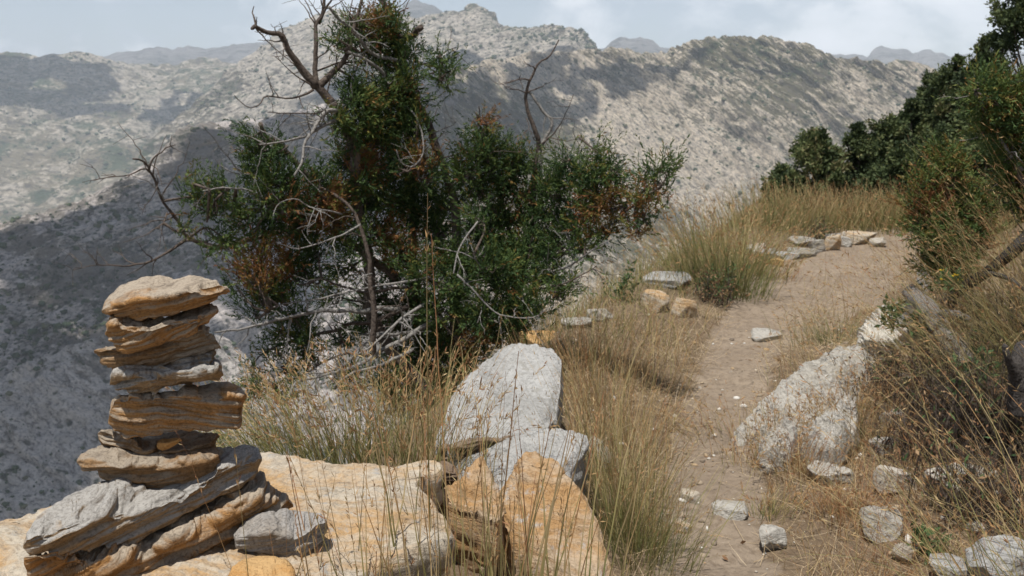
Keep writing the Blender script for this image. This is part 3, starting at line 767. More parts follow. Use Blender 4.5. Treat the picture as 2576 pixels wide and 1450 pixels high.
hill('dark_spur', [
    [(-700, 650, 760), (-100, 585, 850), (0, 566, 880), (50, 552, 890), (100, 538, 900), (150, 522, 920), (200, 507, 940), (250, 480, 960), (300, 455, 980), (340, 430, 1000), (380, 408, 1010), (410, 380, 1030), (430, 352, 1050), (450, 330, 1060), (475, 318, 1070), (520, 311, 1090), (600, 307, 1130), (680, 298, 1180), (760, 280, 1240),
     (900, 240, 1350), (1000, 200, 1430), (1100, 172, 1500), (1180, 160, 1560), (1300, 170, 1600), (1420, 200, 1620)],
    [(-700, 760, 726), (0, 680, 814), (200, 640, 847), (400, 560, 935), (520, 480, 1023), (700, 420, 1144), (900, 360, 1298), (1100, 300, 1474), (1420, 330, 1540)],
    [(-700, 900, 659), (0, 850, 732), (300, 800, 781), (500, 740, 854), (700, 660, 952), (900, 590, 1074), (1100, 520, 1232), (1420, 520, 1318)],
    [(-700, 1050, 620), (0, 960, 686), (200, 900, 726), (380, 860, 739), (500, 850, 766), (700, 800, 858), (1000, 740, 1003), (1420, 690, 1109)],
    [(-700, 1400, 518), (0, 1250, 588), (300, 1200, 602), (600, 1120, 672), (1000, 950, 826), (1420, 880, 910)],
    [(-700, 2000, 377), (0, 1900, 392), (1420, 1500, 551)]], 520, [4, 80, 110, 80, 90, 20], hm_m, 7, 1 / 48., shear=-.45, seed=21, rag=4., ledge=4.5, lam=22., sinkr=170.)

hill('low_spur', [
    [(-700, 1180, 560), (-100, 1000, 610), (0, 956, 620), (120, 902, 640), (200, 868, 650), (260, 842, 655), (330, 812, 665), (400, 800, 672), (480, 815, 678), (560, 850, 680), (640, 910, 680), (760, 1000, 670), (900, 1120, 650)],
    [(-700, 1400, 510), (0, 1120, 570), (300, 1000, 620), (560, 980, 640), (900, 1220, 620)],
    [(-700, 1700, 450), (0, 1400, 500), (300, 1300, 540), (600, 1250, 560), (900, 1400, 560)],
    [(-700, 2100, 400), (0, 1900, 420), (900, 1900, 440)]], 320, [4, 70, 90, 20], hm_s, 5, 1 / 40., shear=.5, seed=27, rag=3., ledge=3.5, lam=18., sinkr=60., back=1.12, drop=.14)

# valley floor under the foot of all the hills
va = NT('valley_soil'); vp = va.n('NewGeometry').outputs['Position']
M['valley'] = va.finish(va.mix(va.noise(vp, .02, 6., .6), (.12, .12, .07), (.34, .29, .22)), .95)
xs = np.linspace(-7900, 7900, 80); ys = np.linspace(-1100, 6600, 60)
xx, yy = np.meshgrid(xs, ys)
zz = -420 - .0 * yy + 25 * fbm(np.stack([xx / 700, yy / 700, 0 * xx], -1), 3, 44)
tag(mesh('valley_floor', np.stack([xx, yy, zz], -1).reshape(-1, 3), grid_faces(60, 80)[:, ::-1], M['valley']), kind='structure')


# shrubs dotting the slopes: one mass per hill
def slope_shrubs(name, hill_, count, lo, hi, seed, mat, rows=(0., 1.), cols=(0., 1.)):
    P, N, k0 = HILLS[hill_]
    r_ = np.random.default_rng(seed)
    nk, nu = P.shape[:2]
    k = (k0 + 4 + (nk - k0 - 6) * r_.uniform(rows[0], rows[1], count)).astype(int)
    j = (nu * r_.uniform(cols[0], cols[1], count)).astype(int).clip(0, nu - 2)
    f = r_.random((count, 2))
    c = P[k, j] + (P[np.minimum(k + 1, nk - 1), j] - P[k, j]) * f[:, :1] + (P[k, j + 1] - P[k, j]) * f[:, 1:]
    keep = vn(c * .012 + 3, seed) + .6 * vn(c * .04, seed + 1) > r_.uniform(-1., .9, count)
    c = c[keep]; m = len(c)
    bv, bf = ICO[2]
    s = lo * (hi / lo) ** (r_.random(m) ** 3)
    V = bv[None] * (1 + .35 * r_.normal(size=(m, len(bv), 1)).clip(-1, 1)) * s[:, None, None] * np.array([1, 1, .8])
    V = V + c[:, None] + np.array([0, 0, .3]) * s[:, None, None]
    F = bf[None] + (np.arange(m) * len(bv))[:, None, None]
    tint = np.repeat(r_.random(m), len(bv))
    o = mesh(name, V.reshape(-1, 3), F.reshape(-1, 3), mat, attrs={'tint': tint}, smooth=False)
    tag(o, kind='stuff')


t = NT('slope_scrub')
M['scrub'] = t.finish(t.ramp(t.attr('tint'), (0., (.035, .05, .03)), (.6, (.055, .075, .04)), (1., (.10, .10, .06))), .9, spec=.1)
slope_shrubs('hillside_scrub', 'dark_spur', 15000, .45, 3.3, 5, M['scrub'])
slope_shrubs('low_spur_scrub', 'low_spur', 6000, .3, 1.9, 15, M['scrub'])
slope_shrubs('mountainside_scrub', 'right_mountain', 9000, .7, 3.6, 6, M['scrub'])
slope_shrubs('distant_scrub', 'left_mountain', 6000, 1.6, 7., 8, M['scrub'])
slope_shrubs('high_mountain_scrub', 'central_mountain', 5000, 1.6, 6., 9, M['scrub'])

# ------------------------------------------------------------------ sun, clouds that shade the spur, sky, air
SUN = nrm(np.array([-.13, -.27, .95]))
sl = bpy.data.lights.new('sun', 'SUN'); sl.energy = 5.0; sl.angle = math.radians(.5); sl.color = (1, .955, .89)
so = link(bpy.data.objects.new('sun', sl)); so.location = (0, 0, 30)
so.rotation_euler = Vector([-float(c) for c in SUN]).to_track_quat('-Z', 'Y').to_euler()

t = NT('cloud_vapour')
M['cloud'] = t.finish((.86, .87, .88), 1., spec=0.)


def cloud(name, label, hill_, poly, alt, seed, gaps=.3, grain=3.2):
    """a low cloud whose shadow covers the part of a hill inside a picture polygon"""
    P, N, k0 = HILLS[hill_]
    F = P[k0 + 1:].reshape(-1, 3)
    y = F[:, 1]; uu = 1288 + 0 * y
    # picture coordinates of the hill's points
    q = F - np.array([0, 0, CAMZ])
    dep = q[:, 1] * cp - q[:, 2] * sp; up = q[:, 1] * sp + q[:, 2] * cp
    uu = 1288 + FPX * q[:, 0] / dep; vv = 725 - FPX * up / dep
    poly = np.array(poly, float)
    W = []
    for u, v in poly:
        k = np.argmin((uu - u) ** 2 + (vv - v) ** 2)
        p = F[k]; W.append(p + SUN * (alt - p[2]) / SUN[2])
    W = np.array(W)
    # resample, ragged rim
    n = 320
    cl = np.concatenate([W, W[:1]]); ln = np.linalg.norm(np.diff(cl, axis=0), axis=1); cum = np.concatenate([[0], np.cumsum(ln)])
    s = np.linspace(0, cum[-1], n, endpoint=False)
    B = np.stack([np.interp(s, cum, cl[:, k]) for k in range(3)], -1)
    a = np.linspace(0, 2 * PI, n, endpoint=False)
    C = B.mean(0)
    size = np.linalg.norm(B - C, axis=1).mean()
    B = C + (B - C) * (1 + .13 * fbm(np.stack([np.cos(a) * 4, np.sin(a) * 4, 0 * a], -1), 5, seed, .65))[:, None]
    rings = []
    for r in np.linspace(.03, 1, 60): rings.append(C + (B - C) * r + np.array([0, 0, 1]) * .28 * size * math.sqrt(max(0, 1 - r ** 2.5)))
    for r in np.linspace(1, .03, 60)[1:]: rings.append(C + (B - C) * r - np.array([0, 0, 1]) * .05 * size * math.sqrt(max(0, 1 - r ** 4)))
    R = np.stack(rings)
    lump = .07 * size * fbm(R / size * 4.5, 4, seed + 3)
    R[:60, :, 2] += np.abs(lump[:60]) * np.linspace(1, .1, 60)[:, None] * 2
    R[60:, :, 2] += lump[60:] * .35
    F_ = grid_faces(len(R), n, True)
    fc = R.reshape(-1, 3)[F_].mean(1)
    q = (fc - C) / size * grain; q[:, 2] *= 0
    hole = fbm(q + seed, 6, seed + 60, .6) + .35 * np.clip(np.linalg.norm((fc - C)[:, :2], axis=1) / size - .55, 0, 1)
    o = mesh(name, R.reshape(-1, 3), F_[hole < gaps], M['cloud'], origin=C)
    return tag(o, label, kind='structure')


cloud('cloud', None, 'dark_spur', [(-650, 700), (-100, 600), (0, 575), (200, 515), (380, 415), (470, 325), (600, 312), (760, 290), (1000, 205), (1110, 175), (1200, 165), (1320, 200), (1400, 330), (1400, 520), (1200, 640), (900, 640), (760, 800), (640, 880), (560, 1150), (0, 1300), (-600, 1400)], 1050, 3, .62, 4.)
cloud('cloud', None, 'low_spur', [(-650, 1150), (-100, 1005), (0, 960), (200, 872), (330, 816), (420, 806), (500, 830), (540, 900), (560, 1000), (480, 1120), (420, 1260), (300, 1400), (-600, 1500)], 1000, 13, .42, 4.)
cloud('cloud', None, 'right_mountain', [(1150, 180), (1400, 140), (1500, 138), (1600, 140), (1720, 136), (1740, 160), (1660, 180), (1560, 210), (1520, 250), (1460, 300), (1400, 330), (1300, 420), (1150, 480), (1050, 500), (1030, 300)], 1100, 9, .42, 4.)
cloud('cloud', None, 'left_mountain', [(-500, 140), (0, 140), (100, 146), (200, 152), (290, 170), (300, 230), (280, 300), (150, 300), (80, 270), (0, 290), (-500, 320)], 1250, 4)
cloud('cloud', None, 'left_mountain', [(330, 300), (420, 240), (560, 200), (640, 190), (600, 240), (500, 290), (420, 330)], 1250, 6)
cloud('cloud', None, 'central_mountain', [(660, 330), (760, 240), (900, 150), (1020, 140), (1200, 142), (1420, 146), (1500, 160), (1400, 240), (1100, 300), (850, 400)], 1200, 7)

w = bpy.data.worlds.new('World'); scene.world = w; w.use_nodes = True
nt = w.node_tree; nt.nodes.clear()


def wn(typ, ins=None, **kw):
    x = nt.nodes.new('ShaderNode' + typ)
    for k, v in kw.items(): setattr(x, k, v)
    for k, v in (ins or {}).items():
        if isinstance(v, bpy.types.NodeSocket): nt.links.new(v, x.inputs[k])
        else: x.inputs[k].default_value = v
    return x


sky = wn('TexSky', sky_type='NISHITA', sun_disc=False, sun_elevation=float(math.asin(SUN[2])), sun_rotation=float(math.atan2(SUN[0], SUN[1])),
         altitude=1500., air_density=1.2, dust_density=1.5, ozone_density=1.)
gen = wn('TexCoord').outputs['Generated']
mp = wn('Mapping', {'Vector': gen, 'Scale': (1., 1., 1.7), 'Location': (.35, .1, .0)}).outputs[0]
cn = wn('TexNoise', {'Vector': mp, 'Scale': 7.5, 'Detail': 9., 'Roughness': .55, 'Distortion': .25}).outputs[0]
cn2 = wn('TexNoise', {'Vector': mp, 'Scale': 1.7, 'Detail': 5., 'Roughness': .5}).outputs[0]
ad = wn('Math', {0: cn, 1: cn2}, operation='ADD').outputs[0]
el = wn('SeparateXYZ', {0: gen}).outputs[2]
ef = wn('MapRange', {0: el, 1: .2, 2: .75, 3: 1., 4: .12}).outputs[0]
cr0 = wn('MapRange', {0: ad, 1: .88, 2: 1.14, 3: .35, 4: .95}).outputs[0]
cr = wn('Math', {0: cr0, 1: ef}, operation='MULTIPLY').outputs[0]
cc = wn('MapRange', {0: cn, 1: .47, 2: .58, 3: 0., 4: 1.}).outputs[0]
ccol = wn('Mix', data_type='RGBA'); nt.links.new(cc, ccol.inputs[0]); ccol.inputs[6].default_value = (5.9, 6.6, 7.7, 1); ccol.inputs[7].default_value = (11.8, 12., 12.4, 1)
mx = wn('Mix', data_type='RGBA'); nt.links.new(cr, mx.inputs[0]); nt.links.new(sky.outputs[0], mx.inputs[6]); nt.links.new(ccol.outputs[2], mx.inputs[7])
bg = wn('Background', {0: mx.outputs[2], 1: .07})
wo = wn('OutputWorld'); nt.links.new(bg.outputs[0], wo.inputs['Surface'])

hv = bpy.data.materials.new('haze_air'); hv.use_nodes = True; hv.node_tree.nodes.clear()
pv = hv.node_tree.nodes.new('ShaderNodeVolumePrincipled')
pv.inputs['Color'].default_value = (.80, .89, 1., 1); pv.inputs['Density'].default_value = 1.05e-4; pv.inputs['Anisotropy'].default_value = 0.
ho = hv.node_tree.nodes.new('ShaderNodeOutputMaterial'); hv.node_tree.links.new(pv.outputs[0], ho.inputs['Volume'])
bx = np.array([[x, y, z] for z in (-900., 720.) for y in (-1200., 8700.) for x in (-8000., 8000.)])
hz = mesh('haze', bx, np.array([[0, 2, 3, 1], [4, 5, 7, 6], [0, 1, 5, 4], [1, 3, 7, 5], [3, 2, 6, 7], [2, 0, 4, 6]]), hv, smooth=False)
tag(hz, kind='stuff')
# ------------------------------------------------------------------ shared builders
class MB:
    def __init__(s): s.V = []; s.F = {}; s.n = 0; s.A = []

    def add(s, V, F, a=0.):
        s.V.append(V); s.A.append(np.broadcast_to(np.asarray(a, float), (len(V),)))
        for f in (F if isinstance(F, list) else [F]):
            s.F.setdefault(f.shape[1], []).append(f + s.n)
        s.n += len(V)

    def build(s, name, mat, parent=None, origin=None, smooth=True):
        return mesh(name, np.concatenate(s.V), [np.concatenate(f) for f in s.F.values()], mat, parent, origin, smooth, {'tint': np.concatenate(s.A)})


def spline(P, n):
    P = np.asarray(P, float)
    if len(P) == 2: return P[0] + (P[1] - P[0]) * np.linspace(0, 1, n)[:, None]
    Q = np.concatenate([[2 * P[0] - P[1]], P, [2 * P[-1] - P[-2]]])
    ln = np.linalg.norm(np.diff(P, axis=0), axis=1); cum = np.concatenate([[0], np.cumsum(ln)])
    s = np.linspace(0, cum[-1], n)
    k = np.clip(np.searchsorted(cum, s, 'right') - 1, 0, len(P) - 2)
    t = ((s - cum[k]) / np.maximum(ln[k], 1e-9))[:, None]
    a, b, c, d = Q[k], Q[k + 1], Q[k + 2], Q[k + 3]
    return .5 * (2 * b + (c - a) * t + (2 * a - 5 * b + 4 * c - d) * t ** 2 + (3 * b - a - 3 * c + d) * t ** 3)


def tube(P, r, sides=7, lump=0., seed=0):
    n = len(P); r = np.broadcast_to(r, (n,))
    T = nrm(np.gradient(P, axis=0))
    ref = np.array([0., 0., 1.]) if abs(T[0, 2]) < .9 else np.array([1., 0, 0])
    A = np.zeros((n, 3)); a = np.cross(T[0], ref); a /= np.linalg.norm(a)
    for k in range(n):
        a = a - T[k] * a.dot(T[k]); a /= max(np.linalg.norm(a), 1e-9); A[k] = a
    B = np.cross(T, A)
    th = np.linspace(0, 2 * PI, sides, endpoint=False)
    rr = np.repeat(r[:, None], sides, 1)
    if lump:
        q = np.stack(np.broadcast_arrays(np.cos(th)[None] * 1.6, np.sin(th)[None] * 1.6, np.arange(n)[:, None] * .12), -1)
        rr = rr * (1 + lump * fbm(q + seed, 3, seed))
    R = P[:, None] + rr[..., None] * (np.cos(th)[None, :, None] * A[:, None] + np.sin(th)[None, :, None] * B[:, None])
    V = np.concatenate([R.reshape(-1, 3), P[-1:] + T[-1:] * r[-1], P[:1]])
    j = np.arange(sides); j2 = (j + 1) % sides
    e = (n - 1) * sides
    ft = np.concatenate([np.stack([e + j, e + j2, np.full(sides, n * sides)], -1), np.stack([j2, j, np.full(sides, n * sides + 1)], -1)])
    return V, [grid_faces(n, sides, True), ft]


def blades(roots, L, az, th0, th1, width, tint, nseg=6, r_=rng, wob=.08, tipgain=.3):
    """ribbons: az compass of lean, th0 lean at the root, th1 further bend to the tip"""
    n = len(roots); t = np.linspace(0, 1, nseg + 1)
    th = th0[:, None] + th1[:, None] * t[None, :] ** 1.5 + wob * r_.normal(size=(n, nseg + 1))
    a = az[:, None] + wob * r_.normal(size=(n, nseg + 1)).cumsum(1)
    st = np.stack([np.sin(th) * np.cos(a), np.sin(th) * np.sin(a), np.cos(th)], -1) * (L / nseg)[:, None, None]
    P = np.concatenate([np.zeros((n, 1, 3)), st[:, :-1].cumsum(1)], 1) + roots[:, None]
    sa = r_.uniform(0, PI, n)
    sd = np.stack([np.cos(sa), np.sin(sa), 0 * sa], -1)
    w = width[:, None] * np.clip((1 - t) ** .55, .22, 1)[None]
    Vv = np.stack([P - sd[:, None] * w[..., None] / 2, P + sd[:, None] * w[..., None] / 2], 2)   # n, seg+1, 2
    m = (nseg + 1) * 2
    base = (np.arange(n) * m)[:, None]
    k = np.arange(nseg) * 2
    F = np.stack([base + k, base + k + 1, base + k + 3, base + k + 2], -1).reshape(-1, 4)
    A = np.repeat((tint[:, None] + tipgain * t[None])[..., None], 2, 2)
    return Vv.reshape(-1, 3), F, A.ravel(), P


def heads(P, r_, per=9, lo=.72, ln=.02, w=.0026, tint=.78):
    """spikelets set along the upper part of the stems P (n, seg+1, 3)"""
    n, s1, _ = P.shape
    t = lo + (1 - lo) * r_.random((n, per))
    f = t * (s1 - 1); k = np.minimum(f.astype(int), s1 - 2); f = (f - k)[..., None]
    i = np.arange(n)[:, None]
    a = P[i, k]; b = P[i, k + 1]
    p = a + (b - a) * f
    d = nrm(nrm(b - a) + .42 * r_.normal(size=(n, per, 3)))
    return slivers(p.reshape(-1, 3), d.reshape(-1, 3), ln * r_.uniform(.6, 1.4, n * per), w * r_.uniform(.7, 1.3, n * per), tint + .1 * r_.normal(size=n * per), r_)


def slivers(p, d, ln, w, tint, r_):
    sd = nrm(np.cross(d, r_.normal(size=d.shape)))
    V = np.stack([p, p + d * (.45 * ln)[:, None] - sd * (w / 2)[:, None], p + d * ln[:, None], p + d * (.45 * ln)[:, None] + sd * (w / 2)[:, None]], 1)
    n = len(p)
    F = (np.arange(n) * 4)[:, None] + np.arange(4)[None]
    return V.reshape(-1, 3), F, np.repeat(tint, 4)


def tint_mat(name, stops, trans=.25, rough=.7, spec=.2):
    t = NT(name)
    return t.finish(t.ramp(t.attr('tint'), *stops), rough, trans=trans, spec=spec)


M['grass'] = tint_mat('grass_blade', [(0., (.085, .115, .045)), (.25, (.17, .18, .065)), (.45, (.31, .265, .11)), (.6, (.43, .335, .18)), (.8, (.36, .215, .095)), (1., (.27, .12, .065))], .25)
M['straw'] = tint_mat('straw', [(0., (.30, .21, .11)), (.4, (.42, .32, .19)), (.75, (.50, .41, .28)), (1., (.24, .15, .08))], .2)
M['juniper'] = tint_mat('juniper_leaf', [(0., (.021, .042, .016)), (.35, (.045, .082, .025)), (.55, (.095, .135, .035)), (.66, (.13, .135, .03)), (.74, (.21, .125, .038)), (.88, (.185, .085, .032)), (1., (.15, .06, .025))], .22)
M['leaf'] = tint_mat('evergreen_leaf', [(0., (.024, .038, .018)), (.45, (.062, .086, .034)), (.8, (.115, .135, .05)), (1., (.16, .14, .065))], .18)
M['herb'] = tint_mat('herb_leaf', [(0., (.05, .09, .035)), (.6, (.10, .15, .055)), (.8, (.2, .13, .05)), (1., (.12, .06, .03))], .25)
M['deadleaf'] = tint_mat('dead_leaf', [(0., (.10, .055, .03)), (.5, (.2, .11, .055)), (1., (.30, .2, .11))], .15)
M['twig'] = tint_mat('dead_twig', [(0., (.035, .027, .022)), (.5, (.075, .058, .045)), (1., (.16, .135, .11))], 0., .85)
M['petal'] = tint_mat('yellow_petal', [(0., (.75, .5, .03)), (1., (.8, .6, .06))], .2)


def wood_mat(name, a, b, dark, sc):
    t = NT(name); tc = t.n('TexCoord').outputs['Object']
    n1 = t.noise(tc, sc, 6., .7, .4); n2 = t.noise(tc, sc * 5, 4., .6)
    c = t.mix(n1, a, b); c = t.mix(t.ramp(n2, (.32, 1.), (.5, 0.)), c, dark)
    return t.finish(c, .9, t.math('ADD', n1, n2), .8, .01, spec=.15)


M['bark'] = wood_mat('juniper_bark', (.07, .055, .045), (.15, .12, .10), (.03, .024, .02), 14)
M['silver'] = wood_mat('bleached_wood', (.17, .16, .145), (.30, .285, .265), (.07, .065, .06), 18)
M['darkwood'] = wood_mat('dark_wood', (.04, .035, .032), (.09, .08, .072), (.015, .013, .012), 26)
M['log'] = wood_mat('weathered_log', (.13, .12, .11), (.25, .235, .215), (.03, .027, .024), 26)

# ------------------------------------------------------------------ junipers
TY = 5.3


def px_path(pts, y0, y1, n=None):
    pts = np.array(pts, float)
    Y = TY + np.linspace(y0, y1, len(pts))
    P = at(pts[:, 0], pts[:, 1], Y)
    L = np.linalg.norm(np.diff(P, axis=0), axis=1).sum()
    return spline(P, n or max(8, int(L / .03)))


JR = np.random.default_rng(5)


def limb(parent, name, pts, y0, y1, r0, r1, mat, twigs=0, tl=.25, wob=.006, bare=None, keep=None, sides=7):
    P = px_path(pts, y0, y1)
    kk = np.arange(len(P)) * .35; z0 = JR.random() * 99
    P = P + wob * np.stack([fbm(np.stack([kk, 0 * kk + z0, 0 * kk + q], -1), 3, 5) for q in (0, 20, 40)], -1)
    k = np.linspace(0, 1, len(P))
    mb = MB()
    V, F = tube(P, r0 + (r1 - r0) * k ** .8, sides, .22, int(JR.integers(99))); mb.add(V, F, .5)
    for _ in range(twigs):
        i = int(len(P) * JR.uniform(.12, .97)); i = min(i, len(P) - 2)
        T = nrm(P[i + 1] - P[i])
        side = nrm(np.cross(T, JR.normal(size=3)))
        d = nrm(T * JR.uniform(.0, .9) + side + np.array([0, 0, JR.uniform(-.35, .45)]))
        ln = tl * JR.uniform(.35, 1.2)
        bend = nrm(JR.normal(size=3)) * .45 + np.array([0, 0, -.1])
        s = np.linspace(0, 1, 9)[:, None]
        Q = P[i] + d * ln * s + bend * ln * s ** 2 * .6 + .02 * ln * JR.normal(size=(9, 3)).cumsum(0) * (s > 0)
        rr = min(r1 + (r0 - r1) * (1 - i / len(P)), .007) * .5 + .0008
        V, F = tube(Q, rr * (1 - .75 * s[:, 0]), 5); mb.add(V, F, .5)
        for _ in range(JR.integers(0, 4)):
            j = JR.integers(2, 8)
            d2 = nrm(nrm(Q[j] - Q[j - 1]) + .9 * JR.normal(size=3)); l2 = ln * JR.uniform(.2, .5)
            Q2 = Q[j] + d2 * l2 * s[:6] * 1.6 + np.array([0, 0, -.15]) * l2 * s[:6] ** 2
            V, F = tube(Q2, .0011 * (1 - .5 * s[:6, 0]), 4); mb.add(V, F, .5)
    if keep is not None: keep.append(P)
    return mb.build(name, M[mat], parent)


def crown(parent, clumps, skel, per_area, sc=1., seed=3, name='foliage', fat=True, bright=0.):
    """sprays of scale leaves in clumps; each clump hangs on a branchlet running from the nearest limb"""
    r_ = np.random.default_rng(seed)
    S = np.concatenate(skel)
    fol, tw = MB(), MB()
    for (u, v, rx, ry, dy, orange) in clumps:
        if v > 480 and fat: rx *= 1.05; ry *= 1.08
        Y = TY + dy
        c = at(u, v, Y); px = Y / FPX
        R = np.array([rx * px, (rx + ry) * .5 * px * 1.05, ry * px])
        j = np.argmin(np.linalg.norm(S - c, axis=1)); a = S[j]
        mid = (a + c) / 2 + np.array([0, 0, -.12]) * np.linalg.norm(c - a) + .03 * r_.normal(size=3)
        Q = spline([a, mid, c], 14)
        V, F = tube(Q, np.linspace(.008, .003, 14), 5); tw.add(V, F, .5)
        nsub = max(3, int(rx * ry / (110 if v > 430 else 75)))
        for _ in range(nsub):
            e = c + nrm(r_.normal(size=3)) * R * r_.uniform(.25, .85)
            s0 = Q[r_.integers(6, 14)]
            q = spline([s0, (s0 + e) / 2 + .02 * r_.normal(size=3) + np.array([0, 0, -.015]), e], 8)
            V, F = tube(q, np.linspace(.0035, .0012, 8), 4); tw.add(V, F, .5)
            dirm = nrm(e - s0) * .7 + np.array([0, 0, .35])
            ns = max(3, int(per_area * (1 if v > 430 else 1.35) * (rx * ry) * PI / nsub / 100))
            k = r_.integers(2, 8, ns)
            o = q[k] + .022 * sc * r_.normal(size=(ns, 3))
            od = .5 + .75 * vn(e[None] * 4.2, seed)[0] < orange * .75
            d = nrm(dirm + .55 * r_.normal(size=(ns, 3)))
            ln = sc * r_.uniform(.06, .125, ns)
            K = 15
            t = np.linspace(.05, 1, K)[None, :, None]
            p = o[:, None] + d[:, None] * ln[:, None, None] * t + np.array([0, 0, .02]) * t ** 2
            sd = nrm(d[:, None] * 1.0 + .45 * r_.normal(size=(ns, K, 3)))
            base = (r_.normal(.80, .06) if od else np.clip(r_.normal(.33 + bright, .13), .02, .56))
            tint = (base + .10 * r_.normal(size=(ns, 1)) + .05 * r_.normal(size=(ns, K)) + (.10 * t[..., 0] if not od else 0))
            tint = np.where(r_.random((ns, 1)) < .004, .78 + .05 * r_.normal(size=(ns, 1)), tint).clip(0, 1)
            m = ns * K
            V, F, A = slivers(p.reshape(m, 3), sd.reshape(m, 3), sc * r_.uniform(.016, .030, m), sc * r_.uniform(.0045, .0075, m), tint.ravel(), r_)
            fol.add(V, F, A)
    tag(tw.build('branchlets', M['bark'], parent), kind='stuff')
    f = fol.build(name, M['juniper'], parent, smooth=False)
    return f


root = at(1130, 985, TY); root[2] -= .05
jt = empty('juniper_tree', root, 'large half dead juniper with bare limbs above rusty green foliage, behind the grey boulder', 'tree')
SK = []
limb(jt, 'trunk', [(1160, 1040), (1150, 900), (1148, 760), (1150, 640), (1144, 518), (1129, 463), (1103, 389), (1085, 326), (1062, 281), (1033, 222), (1018, 167), (1005, 92), (985, 48), (957, 0), (945, -40)], 0, .15, .046, .009, 'bark', 16, .25, keep=SK, sides=10)
limb(jt, 'trunk', [(1120, 1030), (1000, 900), (940, 803), (932, 720), (928, 657), (920, 615), (907, 565), (892, 480), (892, 389), (870, 333), (844, 274), (818, 241), (800, 218)], -.05, -.30, .040, .022, 'bark', 14, .25, keep=SK, sides=10)
limb(jt, 'trunk', [(1100, 1020), (1060, 880), (1040, 740), (1036, 600), (1033, 444), (1029, 389), (1022, 315), (1011, 229), (996, 148), (992, 74), (962, 0), (950, -50)], .25, .10, .040, .012, 'bark', 10, .2, keep=SK)
limb(jt, 'trunk', [(936, 890), (940, 803), (932, 720), (928, 657), (920, 615), (905, 565), (880, 520), (832, 482), (800, 470)], -.45, -.40, .019, .006, 'bark', 6, .2, keep=SK)
